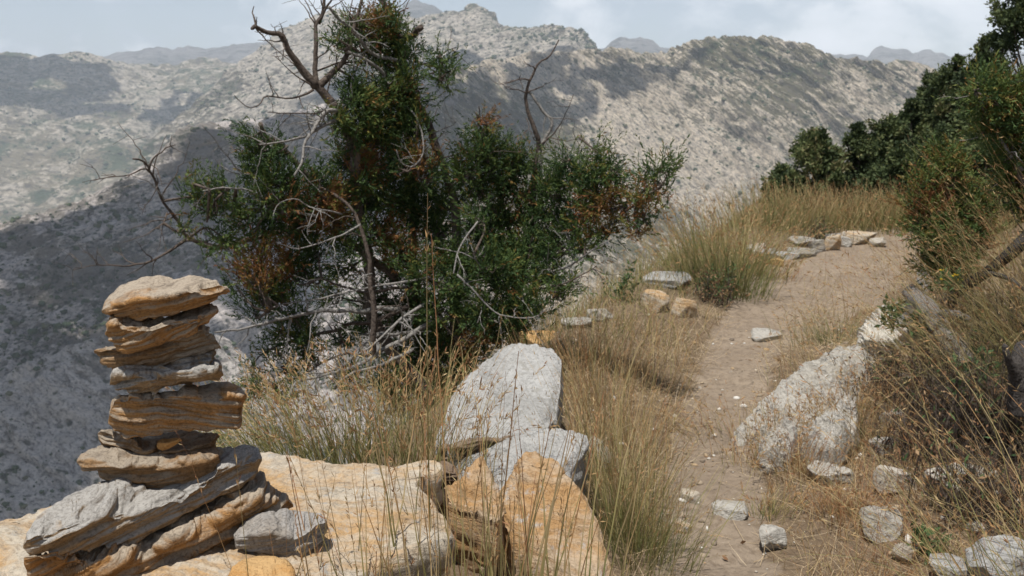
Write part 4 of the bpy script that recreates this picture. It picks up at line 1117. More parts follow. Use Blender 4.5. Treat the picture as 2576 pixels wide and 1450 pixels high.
DB = [
 ([(800, 220), (759, 174), (729, 133), (711, 89), (685, 82), (659, 76), (640, 67), (632, 74)], -.30, -.55, .022, .009, 'bark', 9, .16),
 ([(642, 68), (640, 48), (634, 32), (638, 16)], -.55, -.5, .006, .002, 'bark', 1, .05),
 ([(797, 215), (796, 204), (792, 148), (794, 74), (803, 45), (809, 33), (812, 0), (814, -25)], -.3, -.2, .015, .006, 'bark', 6, .2),
 ([(803, 60), (818, 25), (833, 4), (845, -20)], -.22, -.3, .008, .004, 'bark', 3, .15),
 ([(803, 216), (815, 205), (837, 185), (859, 159), (877, 122), (885, 85), (896, 44), (907, 7), (915, -25)], -.3, -.1, .019, .006, 'bark', 7, .2),
 ([(829, 18), (852, 48), (892, 78), (918, 118), (944, 137), (992, 152), (1012, 160)], -.25, .1, .007, .010, 'silver', 5, .18),
 ([(870, 130), (907, 144), (944, 167), (963, 185), (974, 215), (1000, 222), (1022, 237)], -.2, .1, .007, .011, 'silver', 4, .18),
 ([(1011, 98), (1037, 89), (1048, 80), (1057, 72)], .1, -.1, .018, .015, 'bark', 5, .05),
 ([(844, 276), (826, 278), (807, 296), (789, 326), (770, 352), (762, 385), (757, 412), (740, 440)], -.3, -.55, .013, .005, 'silver', 10, .22),
 ([(840, 300), (815, 318), (775, 340), (740, 352), (700, 363), (655, 362)], -.3, -.6, .010, .004, 'silver', 9, .2),
 ([(652, 311), (660, 330), (674, 348), (690, 356), (720, 385), (760, 430), (800, 470), (850, 520)], -.5, -.3, .012, .018, 'bark', 6, .15),
 ([(792, 225), (760, 240), (729, 248), (685, 242), (665, 241), (655, 262), (628, 270), (600, 256), (588, 240)], -.32, -.7, .006, .0015, 'bark', 4, .12),
 ([(796, 222), (770, 205), (745, 190), (720, 170), (692, 142)], -.3, -.5, .006, .0015, 'bark', 4, .12),
 ([(800, 178), (850, 160), (900, 158), (960, 165), (1010, 165)], -.25, .1, .004, .006, 'bark', 4, .15),
 ([(820, 280), (780, 285), (720, 288), (673, 285)], -.35, -.6, .005, .0015, 'bark', 4, .15),
 ([(1090, 335), (1130, 320), (1150, 300)], .1, 0, .005, .001, 'silver', 6, .15),
 ([(1000, 260), (1040, 285), (1060, 330), (1066, 380), (1040, 420), (1010, 410), (996, 380)], .0, -.2, .006, .003, 'silver', 3, .15),
 ([(1018, 180), (1050, 168), (1090, 150), (1120, 132), (1147, 118)], .1, -.1, .007, .002, 'bark', 4, .15),
 ([(1036, 215), (1062, 195), (1090, 182), (1112, 150)], .1, -.2, .007, .002, 'bark', 4, .12),
 ([(940, -10), (985, 18), (1015, 10), (1035, -15)], 0, -.1, .003, .002, 'bark', 1, .1),
 ([(890, -10), (880, 50), (897, 42), (935, 8)], -.1, -.3, .003, .001, 'bark', 1, .1),
 # long low limbs on the left
 ([(1000, 700), (920, 640), (850, 590), (791, 567), (729, 575), (666, 592), (612, 606), (575, 619), (533, 621), (500, 612), (470, 596), (450, 562), (429, 533), (408, 500), (396, 467), (379, 433), (366, 413), (350, 402), (337, 402)], 0, -.6, .026, .004, 'bark', 14, .26),
 ([(377, 428), (380, 410), (392, 392), (404, 388), (412, 378), (428, 371), (441, 365)], -.58, -.6, .0055, .002, 'bark', 3, .08),
 ([(379, 435), (365, 424), (350, 429), (330, 440), (308, 446), (275, 448), (229, 454)], -.58, -.8, .005, .0012, 'bark', 5, .12),
 ([(412, 505), (396, 480), (370, 455), (345, 446), (325, 440)], -.57, -.7, .004, .001, 'silver', 3, .1),
 ([(470, 606), (440, 622), (416, 637), (375, 658), (330, 668), (291, 669), (260, 668), (233, 667), (185, 680)], -.5, -.85, .008, .0015, 'bark', 9, .22),
 ([(420, 537), (414, 555), (400, 567), (380, 580), (366, 592), (340, 600), (308, 610)], -.55, -.8, .0045, .001, 'bark', 4, .18),
 ([(398, 470), (385, 490), (366, 520), (358, 543)], -.58, -.6, .003, .001, 'bark', 2, .1),
 ([(700, 470), (650, 445), (604, 437), (585, 415), (570, 392), (545, 354), (528, 335), (510, 313)], -.4, -.7, .006, .0012, 'silver', 4, .12),
 ([(604, 438), (575, 430), (555, 420), (540, 402)], -.5, -.7, .003, .001, 'silver', 2, .1),
 ([(800, 545), (740, 530), (690, 510), (620, 480), (560, 470), (510, 480)], -.35, -.6, .008, .003, 'silver', 7, .16),
 ([(1000, 780), (950, 775), (907, 786), (865, 782), (824, 782), (761, 790), (715, 800), (678, 811), (615, 828), (575, 832), (540, 838)], -.1, -.65, .016, .004, 'silver', 10, .25),
 ([(1030, 770), (970, 795), (920, 815), (886, 815), (845, 832), (800, 838), (761, 849), (720, 862), (690, 874), (660, 890), (630, 925)], -.1, -.5, .015, .003, 'bark', 9, .22),
 ([(1110, 800), (1070, 820), (1032, 845), (990, 865), (950, 886), (907, 915), (865, 932), (803, 949), (745, 961), (735, 990)], -.1, -.55, .017, .005, 'silver', 12, .24),
 ([(1100, 760), (1060, 730), (1000, 725), (928, 736), (865, 724), (820, 705), (803, 699)], .0, -.4, .013, .004, 'bark', 6, .2),
 ([(1080, 700), (1000, 712), (920, 726), (824, 745), (770, 759), (694, 770), (676, 790), (665, 815), (645, 818)], -.15, -.6, .008, .002, 'silver', 7, .18),
 ([(950, 900), (880, 890), (800, 920), (740, 958), (680, 970), (640, 1000)], -.3, -.5, .007, .002, 'bark', 6, .2),
 ([(1000, 840), (940, 850), (880, 905), (830, 930), (760, 940)], -.2, -.55, .009, .003, 'silver', 5, .2),
 ([(1040, 880), (1000, 900), (940, 925), (880, 940), (840, 975)], -.25, -.5, .012, .004, 'silver', 5, .2),
 ([(1060, 770), (1020, 790), (990, 820), (950, 860), (900, 890)], -.3, -.55, .010, .003, 'silver', 8, .2),
 ([(905, 565), (860, 590), (800, 615), (750, 625), (700, 610)], -.4, -.7, .006, .002, 'silver', 5, .2),
 ([(935, 690), (900, 700), (860, 740), (840, 800), (820, 830)], -.45, -.7, .004, .001, 'silver', 4, .2),
 ([(1200, 560), (1170, 600), (1150, 640), (1140, 690)], -.3, -.4, .005, .004, 'silver', 3, .15),
 ([(860, 540), (830, 530), (780, 520), (740, 500), (700, 512), (690, 545)], -.45, -.75, .005, .0015, 'silver', 5, .2),
 ([(1130, 470), (1180, 440), (1225, 400), (1245, 370)], .1, -.1, .006, .002, 'bark', 4, .2),
 ([(1090, 400), (1150, 390), (1210, 360), (1260, 340)], .1, .0, .005, .0015, 'bark', 5, .2),
]
for pts, y0, y1, r0, r1, mt, tw_, tl_ in DB:
    if mt == 'silver': y0 -= .08; y1 -= .12; r0 *= .95
    limb(jt, 'dead_branch' if mt == 'silver' else 'branch', pts, y0, y1, r0, r1, mt, int(tw_ * 1.2), tl_, keep=SK)
CL = [
 (945, 48, 30, 24, .1, .1), (960, 95, 42, 30, .05, .15), (910, 85, 30, 20, -.1, .1), (852, 103, 22, 14, -.3, .1), (878, 118, 24, 14, -.2, .3), (1008, 95, 24, 30, .15, .1), (985, 140, 40, 28, .1, .3), (930, 130, 36, 22, 0, .2), (1042, 135, 22, 24, .0, .1), (960, 178, 22, 20, .1, .1),
 (1112, 150, 20, 16, -.2, .1), (1125, 180, 18, 26, -.25, .2), (1100, 205, 18, 16, -.2, .2),
 (885, 215, 24, 22, -.2, .05), (905, 250, 40, 34, -.25, .2), (960, 245, 44, 34, -.1, .25), (1015, 258, 40, 28, 0, .1), (870, 295, 34, 34, -.3, .05), (930, 305, 52, 36, -.2, .45), (995, 300, 50, 36, -.05, .3), (1040, 265, 28, 22, .0, .05), (955, 345, 50, 28, -.1, .4), (895, 340, 30, 24, -.25, .6), (885, 375, 22, 28, -.2, 1.), (920, 405, 40, 40, -.1, .9), (985, 370, 46, 26, .1, .1),
 (870, 410, 34, 30, -.1, .3), (910, 460, 40, 34, -.2, .5), (1010, 420, 44, 34, -.1, .1), (1060, 400, 34, 34, -.1, .1), (1080, 440, 34, 34, -.1, .2), (985, 210, 34, 30, -.1, .2), (1040, 330, 30, 34, -.1, .1), (970, 60, 30, 30, -.1, 0.), (930, 70, 28, 24, -.1, .1), (1030, 200, 24, 34, -.1, .1), (820, 500, 40, 34, -.35, .2), (760, 560, 40, 30, -.3, .2), (960, 440, 50, 34, .1, .2),
 (628, 350, 20, 20, -.5, 0.), (650, 385, 26, 22, -.5, .3), (690, 385, 24, 20, -.5, .5), (640, 420, 30, 22, -.5, .1), (668, 450, 40, 28, -.55, .3), (640, 485, 22, 26, -.55, .1), (690, 495, 36, 28, -.55, .7), (725, 460, 30, 34, -.45, .3), (745, 505, 36, 36, -.4, .2), (715, 525, 30, 16, -.55, .9), (800, 455, 34, 34, -.3, .2),
 (492, 470, 20, 18, -.6, .05), (480, 495, 20, 12, -.6, .4), (540, 470, 18, 16, -.6, .1), (565, 490, 26, 20, -.55, .1), (520, 520, 24, 18, -.6, .5), (585, 525, 26, 18, -.6, .3), (472, 568, 18, 16, -.6, 1.), (545, 545, 26, 16, -.6, .3), (600, 560, 30, 18, -.5, .2), (560, 600, 30, 18, -.55, .4), (640, 590, 34, 20, -.5, .2), (570, 628, 26, 14, -.6, .1), (690, 560, 34, 24, -.4, .3), (650, 640, 32, 24, -.5, .3), (610, 680, 22, 18, -.6, .1), (590, 715, 20, 14, -.6, 0.), (640, 690, 22, 20, -.6, .6),
 (790, 520, 44, 36, -.3, .2), (850, 490, 46, 36, -.2, .3), (840, 560, 54, 40, -.3, .4), (920, 510, 54, 44, -.1, .3), (990, 500, 54, 44, 0, .1), (1050, 470, 44, 36, .1, .1), (1040, 540, 56, 46, .1, .1), (960, 580, 50, 40, -.1, .2), (890, 620, 46, 34, -.3, .2), (1090, 590, 54, 46, .1, .15), (1020, 640, 54, 40, -.1, .1), (1110, 520, 42, 40, .1, .2), (1130, 660, 50, 44, -.1, .2), (1065, 700, 50, 40, -.2, .1), (1150, 730, 54, 40, -.2, .2), (1100, 780, 46, 34, -.2, .2), (1180, 800, 44, 30, -.2, .2),
 (745, 590, 40, 30, -.3, .4), (790, 625, 44, 30, -.3, .2), (720, 660, 44, 34, -.4, .1), (770, 690, 36, 30, -.35, .2), (670, 700, 34, 28, -.5, .1), (700, 745, 46, 36, -.45, .05), (655, 745, 34, 22, -.5, .05), (640, 780, 26, 18, -.5, .1), (740, 790, 36, 22, -.4, .1), (720, 835, 40, 22, -.4, .1), (770, 845, 40, 26, -.35, .4), (690, 880, 26, 16, -.4, .1), (790, 900, 34, 22, -.3, .2), (740, 930, 34, 20, -.4, .2), (650, 940, 24, 16, -.5, .1), (640, 980, 30, 16, -.5, .3), (700, 985, 30, 18, -.5, .5), (850, 860, 36, 24, -.2, .3), (880, 950, 40, 26, -.3, .1), (960, 960, 44, 30, -.2, .1), (1000, 900, 46, 36, 0, .1), (1050, 950, 50, 40, .0, .1), (1100, 880, 54, 44, .0, .15), (1160, 900, 40, 44, -.1, .1), (1190, 850, 34, 30, -.2, .2), (1000, 1010, 46, 30, 0, .1), (1090, 1020, 40, 30, 0, 0.), (1060, 830, 40, 30, .1, .2), (980, 690, 44, 34, .1, .2), (1040, 760, 44, 34, .2, 0.), (1120, 840, 50, 40, .25, 0.), (1080, 960, 56, 44, .2, 0.), (1130, 960, 46, 44, .1, 0.), (1020, 960, 50, 40, .15, 0.), (930, 760, 40, 30, .1, .1), (900, 830, 40, 30, .1, .1), (1170, 960, 34, 36, .0, 0.), (1210, 880, 34, 30, .0, 0.), (830, 740, 34, 26, .0, .2), (1000, 820, 40, 30, .2, .1), (860, 680, 34, 26, -.1, .3), (985, 770, 36, 24, .1, .2),
]
crown(jt, CL, SK, 2.35, seed=3)

root2 = at(1300, 900, 5.55); root2[2] -= .05
jt2 = empty('juniper_tree', root2, 'smaller right hand juniper with one tall bare leader and green tufts reaching towards the path', 'tree')
SK2 = []
limb(jt2, 'trunk', [(1290, 930), (1295, 820), (1310, 700), (1330, 600), (1342, 500), (1344, 437), (1357, 370), (1351, 333), (1333, 289), (1325, 241), (1333, 207), (1347, 170), (1362, 155), (1381, 144), (1398, 118), (1407, 100)], .1, .1, .036, .003, 'bark', 12, .18, keep=SK2, sides=9)
limb(jt2, 'trunk', [(1285, 900), (1300, 760), (1290, 640), (1270, 540), (1240, 440), (1218, 370), (1207, 300), (1204, 268)], .2, .0, .026, .003, 'bark', 8, .15, keep=SK2)
D2 = [
 ([(1325, 229), (1351, 259), (1366, 285), (1384, 300), (1386, 320), (1380, 335), (1368, 355), (1358, 380), (1360, 460), (1362, 520)], .1, .1, .006, .013, 'silver', 5, .12),
 ([(1333, 202), (1307, 196), (1285, 204), (1262, 211), (1245, 208), (1233, 200)], .1, -.1, .005, .001, 'bark', 3, .1),
 ([(1328, 232), (1300, 226), (1275, 222), (1266, 215)], .1, -.1, .004, .001, 'bark', 2, .1),
 ([(1358, 366), (1380, 350), (1395, 337), (1405, 320), (1418, 300), (1425, 282), (1432, 266), (1443, 237)], .1, .0, .006, .001, 'bark', 4, .1),
 ([(1376, 352), (1381, 348), (1400, 352), (1425, 355), (1440, 352), (1462, 348)], .1, -.1, .004, .001, 'bark', 5, .12),
 ([(1325, 300), (1330, 320), (1318, 335), (1322, 345)], .1, .0, .003, .001, 'bark', 1, .08),
 ([(1340, 480), (1400, 500), (1450, 520), (1500, 500), (1530, 460), (1545, 440)], .1, -.3, .012, .003, 'bark', 6, .15),
 ([(1500, 505), (1560, 510), (1600, 500), (1630, 470), (1650, 445), (1672, 425)], -.2, -.45, .008, .002, 'bark', 5, .12),
 ([(1560, 540), (1590, 520), (1610, 490), (1635, 465), (1660, 462)], -.3, -.5, .006, .002, 'bark', 4, .12),
 ([(1320, 650), (1400, 640), (1460, 610), (1530, 570), (1580, 555), (1615, 545)], .0, -.4, .012, .002, 'silver', 8, .18),
 ([(1310, 700), (1370, 690), (1430, 670), (1490, 630), (1540, 600)], -.1, -.4, .010, .003, 'silver', 7, .2),
 ([(1300, 760), (1350, 730), (1400, 720), (1450, 700), (1500, 670)], -.1, -.5, .008, .002, 'bark', 6, .2),
 ([(1280, 560), (1230, 520), (1200, 470), (1170, 430)], .1, -.1, .010, .003, 'bark', 5, .15),
 ([(1330, 560), (1300, 520), (1290, 470), (1300, 420), (1310, 395)], .1, .2, .008, .002, 'bark', 5, .15),
 ([(1400, 505), (1420, 470), (1430, 430), (1428, 400)], .0, -.1, .007, .002, 'bark', 4, .15),
 ([(1310, 740), (1260, 720), (1220, 690), (1190, 640)], -.1, -.3, .010, .003, 'silver', 6, .2),
 ([(1290, 840), (1250, 800), (1230, 770), (1190, 760)], -.1, -.3, .010, .003, 'silver', 6, .2),
 ([(1150, 690), (1200, 740), (1260, 790), (1330, 800), (1400, 770)], -.4, -.4, .006, .002, 'silver', 7, .2),
]
for pts, y0, y1, r0, r1, mt, tw_, tl_ in D2:
    limb(jt2, 'dead_branch' if mt == 'silver' else 'branch', pts, y0, y1, r0, r1, mt, int(tw_ * 1.2), tl_, keep=SK2)
CL2 = [
 (1208, 305, 16, 18, .0, .1), (1215, 340, 26, 22, .0, .1), (1235, 375, 34, 26, .0, .5), (1195, 385, 34, 24, -.05, .1), (1170, 430, 40, 34, -.1, .15), (1225, 430, 44, 34, .0, .3), (1280, 420, 34, 36, .1, .6), (1305, 395, 26, 26, .1, .3), (1330, 415, 26, 24, .1, .1), (1270, 480, 50, 36, .1, .3), (1200, 490, 44, 36, 0, .2),
 (1325, 480, 40, 34, .1, .3), (1370, 470, 30, 30, .0, .3), (1420, 405, 30, 22, -.1, .1), (1440, 440, 40, 30, -.1, .4), (1410, 480, 44, 32, -.1, .3), (1470, 480, 44, 36, -.2, .1), (1505, 430, 34, 34, -.2, .1), (1505, 385, 22, 18, -.2, .05), (1540, 440, 26, 26, -.3, .1), (1530, 480, 36, 28, -.3, .2), (1480, 530, 44, 28, -.2, .3), (1545, 525, 34, 24, -.3, .1),
 (1625, 445, 26, 18, -.4, .2), (1655, 425, 24, 18, -.45, .1), (1680, 440, 16, 20, -.5, .1), (1650, 485, 30, 16, -.5, .1), (1630, 492, 22, 14, -.5, .1), (1610, 520, 20, 22, -.4, .1), (1620, 560, 18, 20, -.4, .1), (1600, 575, 22, 16, -.4, .2),
 (1250, 550, 54, 44, .1, .3), (1320, 550, 54, 40, .1, .2), (1390, 545, 50, 36, 0, .3), (1440, 570, 44, 32, -.1, .2), (1510, 580, 40, 26, -.25, .2), (1330, 620, 54, 44, .0, .1), (1260, 630, 56, 46, 0, .2), (1200, 590, 50, 44, 0, .2), (1400, 620, 46, 32, -.1, .2), (1470, 630, 40, 24, -.25, .2), (1300, 690, 56, 44, -.1, .1), (1370, 690, 50, 36, -.15, .2), (1240, 710, 54, 44, -.2, .2), (1290, 770, 56, 40, -.2, .15), (1220, 790, 50, 36, -.25, .1), (1350, 770, 46, 30, -.25, .2), (1180, 670, 44, 40, -.1, .1), (1260, 840, 44, 30, -.2, .1), (1320, 820, 40, 24, -.25, .2), (1420, 730, 34, 24, -.3, .2),
 (1195, 545, 30, 26, -.2, .1), (1240, 660, 36, 30, -.3, .05),
]
crown(jt2, CL2, SK2, 2.3, seed=4)
TY = 5.0


def juniper_bush(u, v, Y, label, cl, seed, limbs):
    global TY
    TY = Y
    r0 = at(u, v, Y); r0[2] = H(r0[0], r0[1])
    e = empty('juniper_bush', r0, label, 'bush', None)
    sk = []
    for pts, y0, y1, ra, rb, mt in limbs:
        limb(e, 'branch', pts, y0, y1, ra, rb, mt, 6, .2, keep=sk)
    crown(e, cl, sk, 3.0, seed=seed, bright=.13)
    return e


juniper_bush(2395, 730, 5.3, 'green juniper bush overhanging the right side of the path, yellow in its middle',
             [(2370, 400, 34, 20, 0, 0.), (2400, 430, 36, 30, 0, .05), (2330, 455, 30, 22, -.1, 0.), (2370, 480, 44, 34, 0, .3), (2420, 490, 44, 34, .1, .3), (2310, 505, 36, 28, -.1, 0.), (2350, 540, 50, 34, -.1, .1), (2410, 550, 50, 36, 0, .1), (2320, 580, 40, 26, -.15, 0.), (2390, 605, 44, 30, -.1, 0.), (2450, 600, 40, 40, .1, .1),
              (2350, 640, 40, 30, -.1, 0.), (2400, 670, 44, 34, -.1, 0.), (2350, 690, 34, 26, -.15, 0.), (2460, 520, 40, 36, .1, .1)], 71,
             [([(2400, 740), (2390, 640), (2370, 560), (2375, 480), (2380, 400)], 0, 0, .025, .005, 'bark'), ([(2405, 735), (2440, 640), (2450, 560), (2470, 480)], 0, .1, .02, .005, 'bark'), ([(2380, 600), (2340, 560), (2300, 520)], 0, -.1, .012, .003, 'bark'), ([(2395, 660), (2350, 660), (2310, 640)], 0, -.1, .012, .003, 'silver')])
juniper_bush(2600, 640, 4.6, 'bright green juniper bush cut by the right picture edge above the tall grass',
             [(2480, 215, 34, 22, 0, .05), (2530, 235, 40, 30, 0, .3), (2475, 250, 34, 24, -.05, 0.), (2520, 285, 46, 32, 0, .3), (2570, 270, 40, 40, .1, .1), (2550, 330, 44, 36, .05, .1), (2500, 320, 34, 26, 0, .1), (2580, 380, 44, 44, .1, .1), (2530, 390, 40, 34, .05, .1), (2550, 460, 44, 44, .1, .1), (2590, 500, 44, 50, .1, .1)], 72,
             [([(2600, 660), (2590, 520), (2560, 420), (2540, 320), (2520, 230)], 0, 0, .022, .005, 'bark'), ([(2600, 640), (2600, 480), (2590, 360), (2580, 260)], .1, .1, .02, .005, 'bark'), ([(2570, 430), (2520, 360), (2480, 260), (2460, 220)], 0, 0, .010, .003, 'silver')])


# ------------------------------------------------------------------ evergreens on the far hillside
def hill_tree(name, label, u, vtop, Y, wpx, n, seed, cat='tree', narrow=1., base=.0, bright=.0):
    r_ = np.random.default_rng(seed)
    b = at(u, 700, Y); b[2] = H(b[0], b[1], False) - .05
    top = at(u, vtop - 45, Y)[2]
    h = max(.35, top - b[2]); wd = wpx * 1.35 / FPX * Y / 2; n = int(n * 2.0)
    e = empty(name, b, label, cat)
    mb = MB()
    ax = spline([b, b + np.array([.08 * wd, 0, h * .4]), b + np.array([-.05 * wd, 0, h * .9])], 12)
    V, F = tube(ax, np.linspace(.06 * h ** .5, .012, 12), 7, .2, seed); mb.add(V, F)
    fol = MB()
    nb = int(22 + 26 * wd + 14 * h)
    for q_ in range(nb):
        f = r_.uniform(.10 + base, 1)
        prof = math.sin(PI * min(1, f * .88 + .14)) ** .7
        a = r_.uniform(0, 2 * PI); rad = wd * prof * r_.uniform(.2, 1.) ** .7
        c = b + np.array([math.cos(a) * rad, math.sin(a) * rad, h * f * r_.uniform(.85, 1.02)])
        sz = min(.36, wd * r_.uniform(.13, .30)) * (.6 + .4 * prof)
        k = min(11, int(f * 11))
        V, F = tube(spline([ax[max(0, k - 2)], (ax[max(0, k - 2)] + c) / 2 + np.array([0, 0, -.04]), c], 7), np.linspace(.014, .003, 7), 5); mb.add(V, F)
        m = int(n / nb)
        d = nrm(r_.normal(size=(m, 3)))
        p = c + d * (sz * r_.uniform(.1, 1.25, (m, 1)) * (1 + .5 * vn(d * 2.6 + q_, seed)[:, None])) * np.array([1, 1, .75])
        dd = nrm(d * .5 + r_.normal(size=(m, 3)) * .6 + np.array([0, 0, .35]))
        s_ = r_.uniform(.035, .075, m) * (Y / 14) ** .6
        tb = r_.normal(.46 + bright, .17)
        V, F, A = slivers(p, dd, s_, s_ * .55, (tb + .16 * r_.normal(size=m)).clip(0, 1), r_)
        fol.add(V, F, A)
        ms = max(24, int(.5 * m)); sd_ = nrm(r_.normal(size=(5, 3)) * np.array([1, 1, .8]) + np.array([0, 0, .5]))[r_.integers(0, 5, ms)]
        V, F, A = slivers(c + sd_ * (sz * r_.uniform(.5, 1.9, (ms, 1))) + .02 * r_.normal(size=(ms, 3)), nrm(sd_ + .6 * r_.normal(size=(ms, 3))), r_.uniform(.035, .07, ms), r_.uniform(.018, .035, ms), (tb + .08 + .16 * r_.normal(size=ms)).clip(0, 1), r_)
        fol.add(V, F, A)
    mb.build('trunk', M['bark'], e)
    fol.build('crown', M['leaf'], e, smooth=False)
    return e


HT = [
 ('evergreen_bush', 'rounded green bush standing alone at the end of the grass ridge', 2035, 378, 13.5, 130, 7000, .1),
 ('evergreen_bush', 'low dull bush at the left foot of the lone rounded bush', 1962, 468, 13.2, 80, 3000, .0),
 ('evergreen_bush', 'dark bush just right of the lone rounded bush', 2135, 368, 14.0, 110, 6000, -.12),
 ('evergreen_bush', 'dark spreading bush above the far grass at the middle of the hillside', 2215, 345, 14.0, 130, 7000, .0),
 ('evergreen_bush', 'low green bush directly behind the far grass row', 2250, 420, 13.0, 140, 6000, -.02),
 ('evergreen_bush', 'dark bush between the far grass row and the juniper bush', 2340, 380, 12.5, 130, 6000, -.05),
 ('hillside_tree', 'small dark tree standing up by itself on the hillside skyline', 2300, 218, 15.5, 62, 4000, -.15),
 ('evergreen_bush', 'bush under the small skyline tree next to bare orange ground', 2262, 292, 15.0, 86, 3500, -.1),
 ('hillside_tree', 'green tree on the skyline right of the small lone one', 2365, 190, 15.0, 130, 8000, .02),
 ('hillside_tree', 'wide dark tree on the skyline below the tallest tree', 2432, 140, 14.5, 130, 9000, -.05),
 ('hillside_tree', 'tallest dark tree rising out of the top right corner', 2532, -70, 13.0, 165, 14000, -.12),
 ('evergreen_bush', 'thick green bush in the middle of the wooded slope', 2400, 280, 13.0, 150, 8000, .03),
 ('evergreen_bush', 'dark bush below the tallest tree at the right edge', 2500, 230, 12.0, 150, 8000, -.08),
 ('evergreen_bush', 'shaded bush behind the bright juniper at the right edge', 2580, 200, 11.0, 160, 7000, -.1),
 ('evergreen_bush', 'bush filling the slope left of the bright juniper at the right edge', 2470, 330, 9.5, 150, 6000, .0),
 ('evergreen_bush', 'olive bush behind the upper part of the juniper bush', 2395, 400, 9.8, 120, 5000, .04),
 ('evergreen_bush', 'low bush on the slope right above the juniper bush', 2450, 360, 11.0, 140, 6000, -.05),
]
for k, (nm, lb, u, vt, Y, wp, n_, br) in enumerate(HT):
    hill_tree(nm, lb, u, vt, Y, wp, n_, 900 + k, 'tree' if nm == 'hillside_tree' else 'bush', bright=br)
# ------------------------------------------------------------------ grass, straw, debris
GR = np.random.default_rng(17)


def grass_obj(name, roots, L, az, th0, th1, w, tint, seed, nseg=6, heads_p=0., head_ln=.02, mat='grass', parent=None, origin=None, tipgain=.3, head_per=9, wob=.07):
    r_ = np.random.default_rng(seed)
    mb = MB()
    V, F, A, P = blades(roots, L, az, th0, th1, w, tint, nseg, r_, wob, tipgain)
    mb.add(V, F, A.clip(0, 1))
    if heads_p > 0:
        sel = (r_.random(len(roots)) < heads_p) & (L > np.median(L) * .7)
        if sel.any():
            V, F, A = heads(P[sel], r_, head_per, .74, head_ln, head_ln * .16)
            mb.add(V, F, A.clip(.55, 1))
    return mb.build(name, M[mat], parent, origin, smooth=False)


def tussock(label, c, n, rad, Lm, tint, seed, name='grass_tussock', lean=(0, 0), spread=.5, arch=.5, w=.0032, heads_p=.35, head_ln=.02, squash=(1, 1), nseg=6, group=None, wob=.07, zfix=None, head_per=9, tipgain=.3):
    r_ = np.random.default_rng(seed)
    c = np.asarray(c, float)
    o = r_.normal(size=(n, 2)).clip(-2, 2) * rad * np.array(squash)
    R = np.zeros((n, 3)); R[:, :2] = c[:2] + o
    R[:, 2] = (H(R[:, 0], R[:, 1]) if zfix is None else zfix + 0 * R[:, 0]) - .01
    out = np.arctan2(o[:, 1], o[:, 0]) + .7 * r_.normal(size=n)
    mag = np.minimum(1.2, np.hypot(o[:, 0] / squash[0], o[:, 1] / squash[1]) / max(rad, 1e-3)) * spread * r_.uniform(.2, 1., n)
    vx = np.cos(out) * mag + lean[0] + .10 * r_.normal(size=n); vy = np.sin(out) * mag + lean[1] + .10 * r_.normal(size=n)
    th0 = np.hypot(vx, vy); az = np.arctan2(vy, vx)
    L = Lm * np.where(r_.random(n) < .45, r_.uniform(.75, 1.1, n), r_.uniform(.25, .75, n))
    th1 = arch * r_.gamma(2., .5, n) * np.where(r_.random(n) < .1, 1.8, 1)
    tn = np.clip(tint + .16 * r_.normal(size=n), 0, .8)
    ww = w * r_.uniform(.6, 1.3, n)
    o_ = grass_obj(name, R, L, az, th0, th1, ww, tn, seed, nseg, heads_p, head_ln, origin=[c[0], c[1], R[:, 2].min()], wob=wob, head_per=head_per, tipgain=tipgain)
    return tag(o_, label, 'grass', group)


def G(u, v): return ground(u, v)


TG = 'grass tussocks beside the trail'
# tall thin stems in front of the bedrock and the ochre slab, rooted below the picture edge
tussock('sparse tall reddish stems rising in front of the orange bedrock', [-.27, 1.83, 0], 60, .09, .60, .22, 1, 'tall_grass', (-.02, .02), .10, .10, .0046, .6, .016, (1.6, .5), 9, wob=.035, zfix=.27, tipgain=.7)
tussock('tall green and red stems before the gap between bedrock and ochre slab', [-.10, 1.93, 0], 80, .09, .66, .14, 2, 'tall_grass', (.0, .02), .12, .10, .0050, .65, .016, (1.5, .5), 9, wob=.035, zfix=.27, tipgain=.7)
tussock('tallest slender stems in the middle foreground, reaching up over the juniper', [-.10, 2.05, 0], 7, .06, 1.02, .30, 3, 'tall_grass', (-.02, .02), .08, .08, .0046, 1., .018, (1.6, .6), 10, wob=.03, zfix=.27, tipgain=.5)
tussock('tall olive stems with red seed heads before the ochre slab', [.06, 2.02, 0], 95, .10, .63, .16, 4, 'tall_grass', (.02, .02), .14, .12, .0046, .6, .016, (1.5, .6), 9, wob=.04, zfix=.25, tipgain=.65)
tussock('short straw coloured blades in front of the foot of the ochre slab', [.02, 1.93, 0], 120, .11, .24, .45, 5, 'tall_grass', (.0, .0), .35, .5, .0022, .2, .012, (1.8, .6), 6, zfix=.27)
# clump along the edge of the path, right of the ochre slab
for k, (lb, u, v, n, rad, Lm, tn, lx, ly) in enumerate([
    ('dense green and straw tussock at the path edge right of the ochre slab', 1600, 1400, 420, .085, .46, .22, .0, .0),
    ('dry tussock squeezed between the ochre slab and the path tussock', 1545, 1335, 260, .07, .52, .42, -.02, .0),
    ('tall straw tussock right of the pale grey slab', 1560, 1240, 300, .09, .56, .40, -.02, .0),
    ('straw tussock standing beside the right end of the grey slab', 1545, 1105, 260, .10, .50, .48, -.03, .0),
    ('reddish dry tussock at the right flank of the long grey boulder', 1465, 1010, 280, .11, .46, .52, -.08, -.02),
    ('dry bushy tussock above the right flank of the long grey boulder', 1470, 905, 300, .15, .38, .52, -.05, 0.),
    ('green fringe of grass leaning over the path dust near the bottom', 1655, 1395, 110, .05, .20, .10, .25, .0),
    ('feathery dry tussock at the path edge above the grass clump', 1610, 960, 240, .14, .30, .46, .05, 0.),
]):
    tussock(lb, G(u, v), n, rad, Lm, tn, 20 + k, lean=(lx, ly), spread=.42, arch=.35, w=.0024, heads_p=.3, head_ln=.014, group=TG)
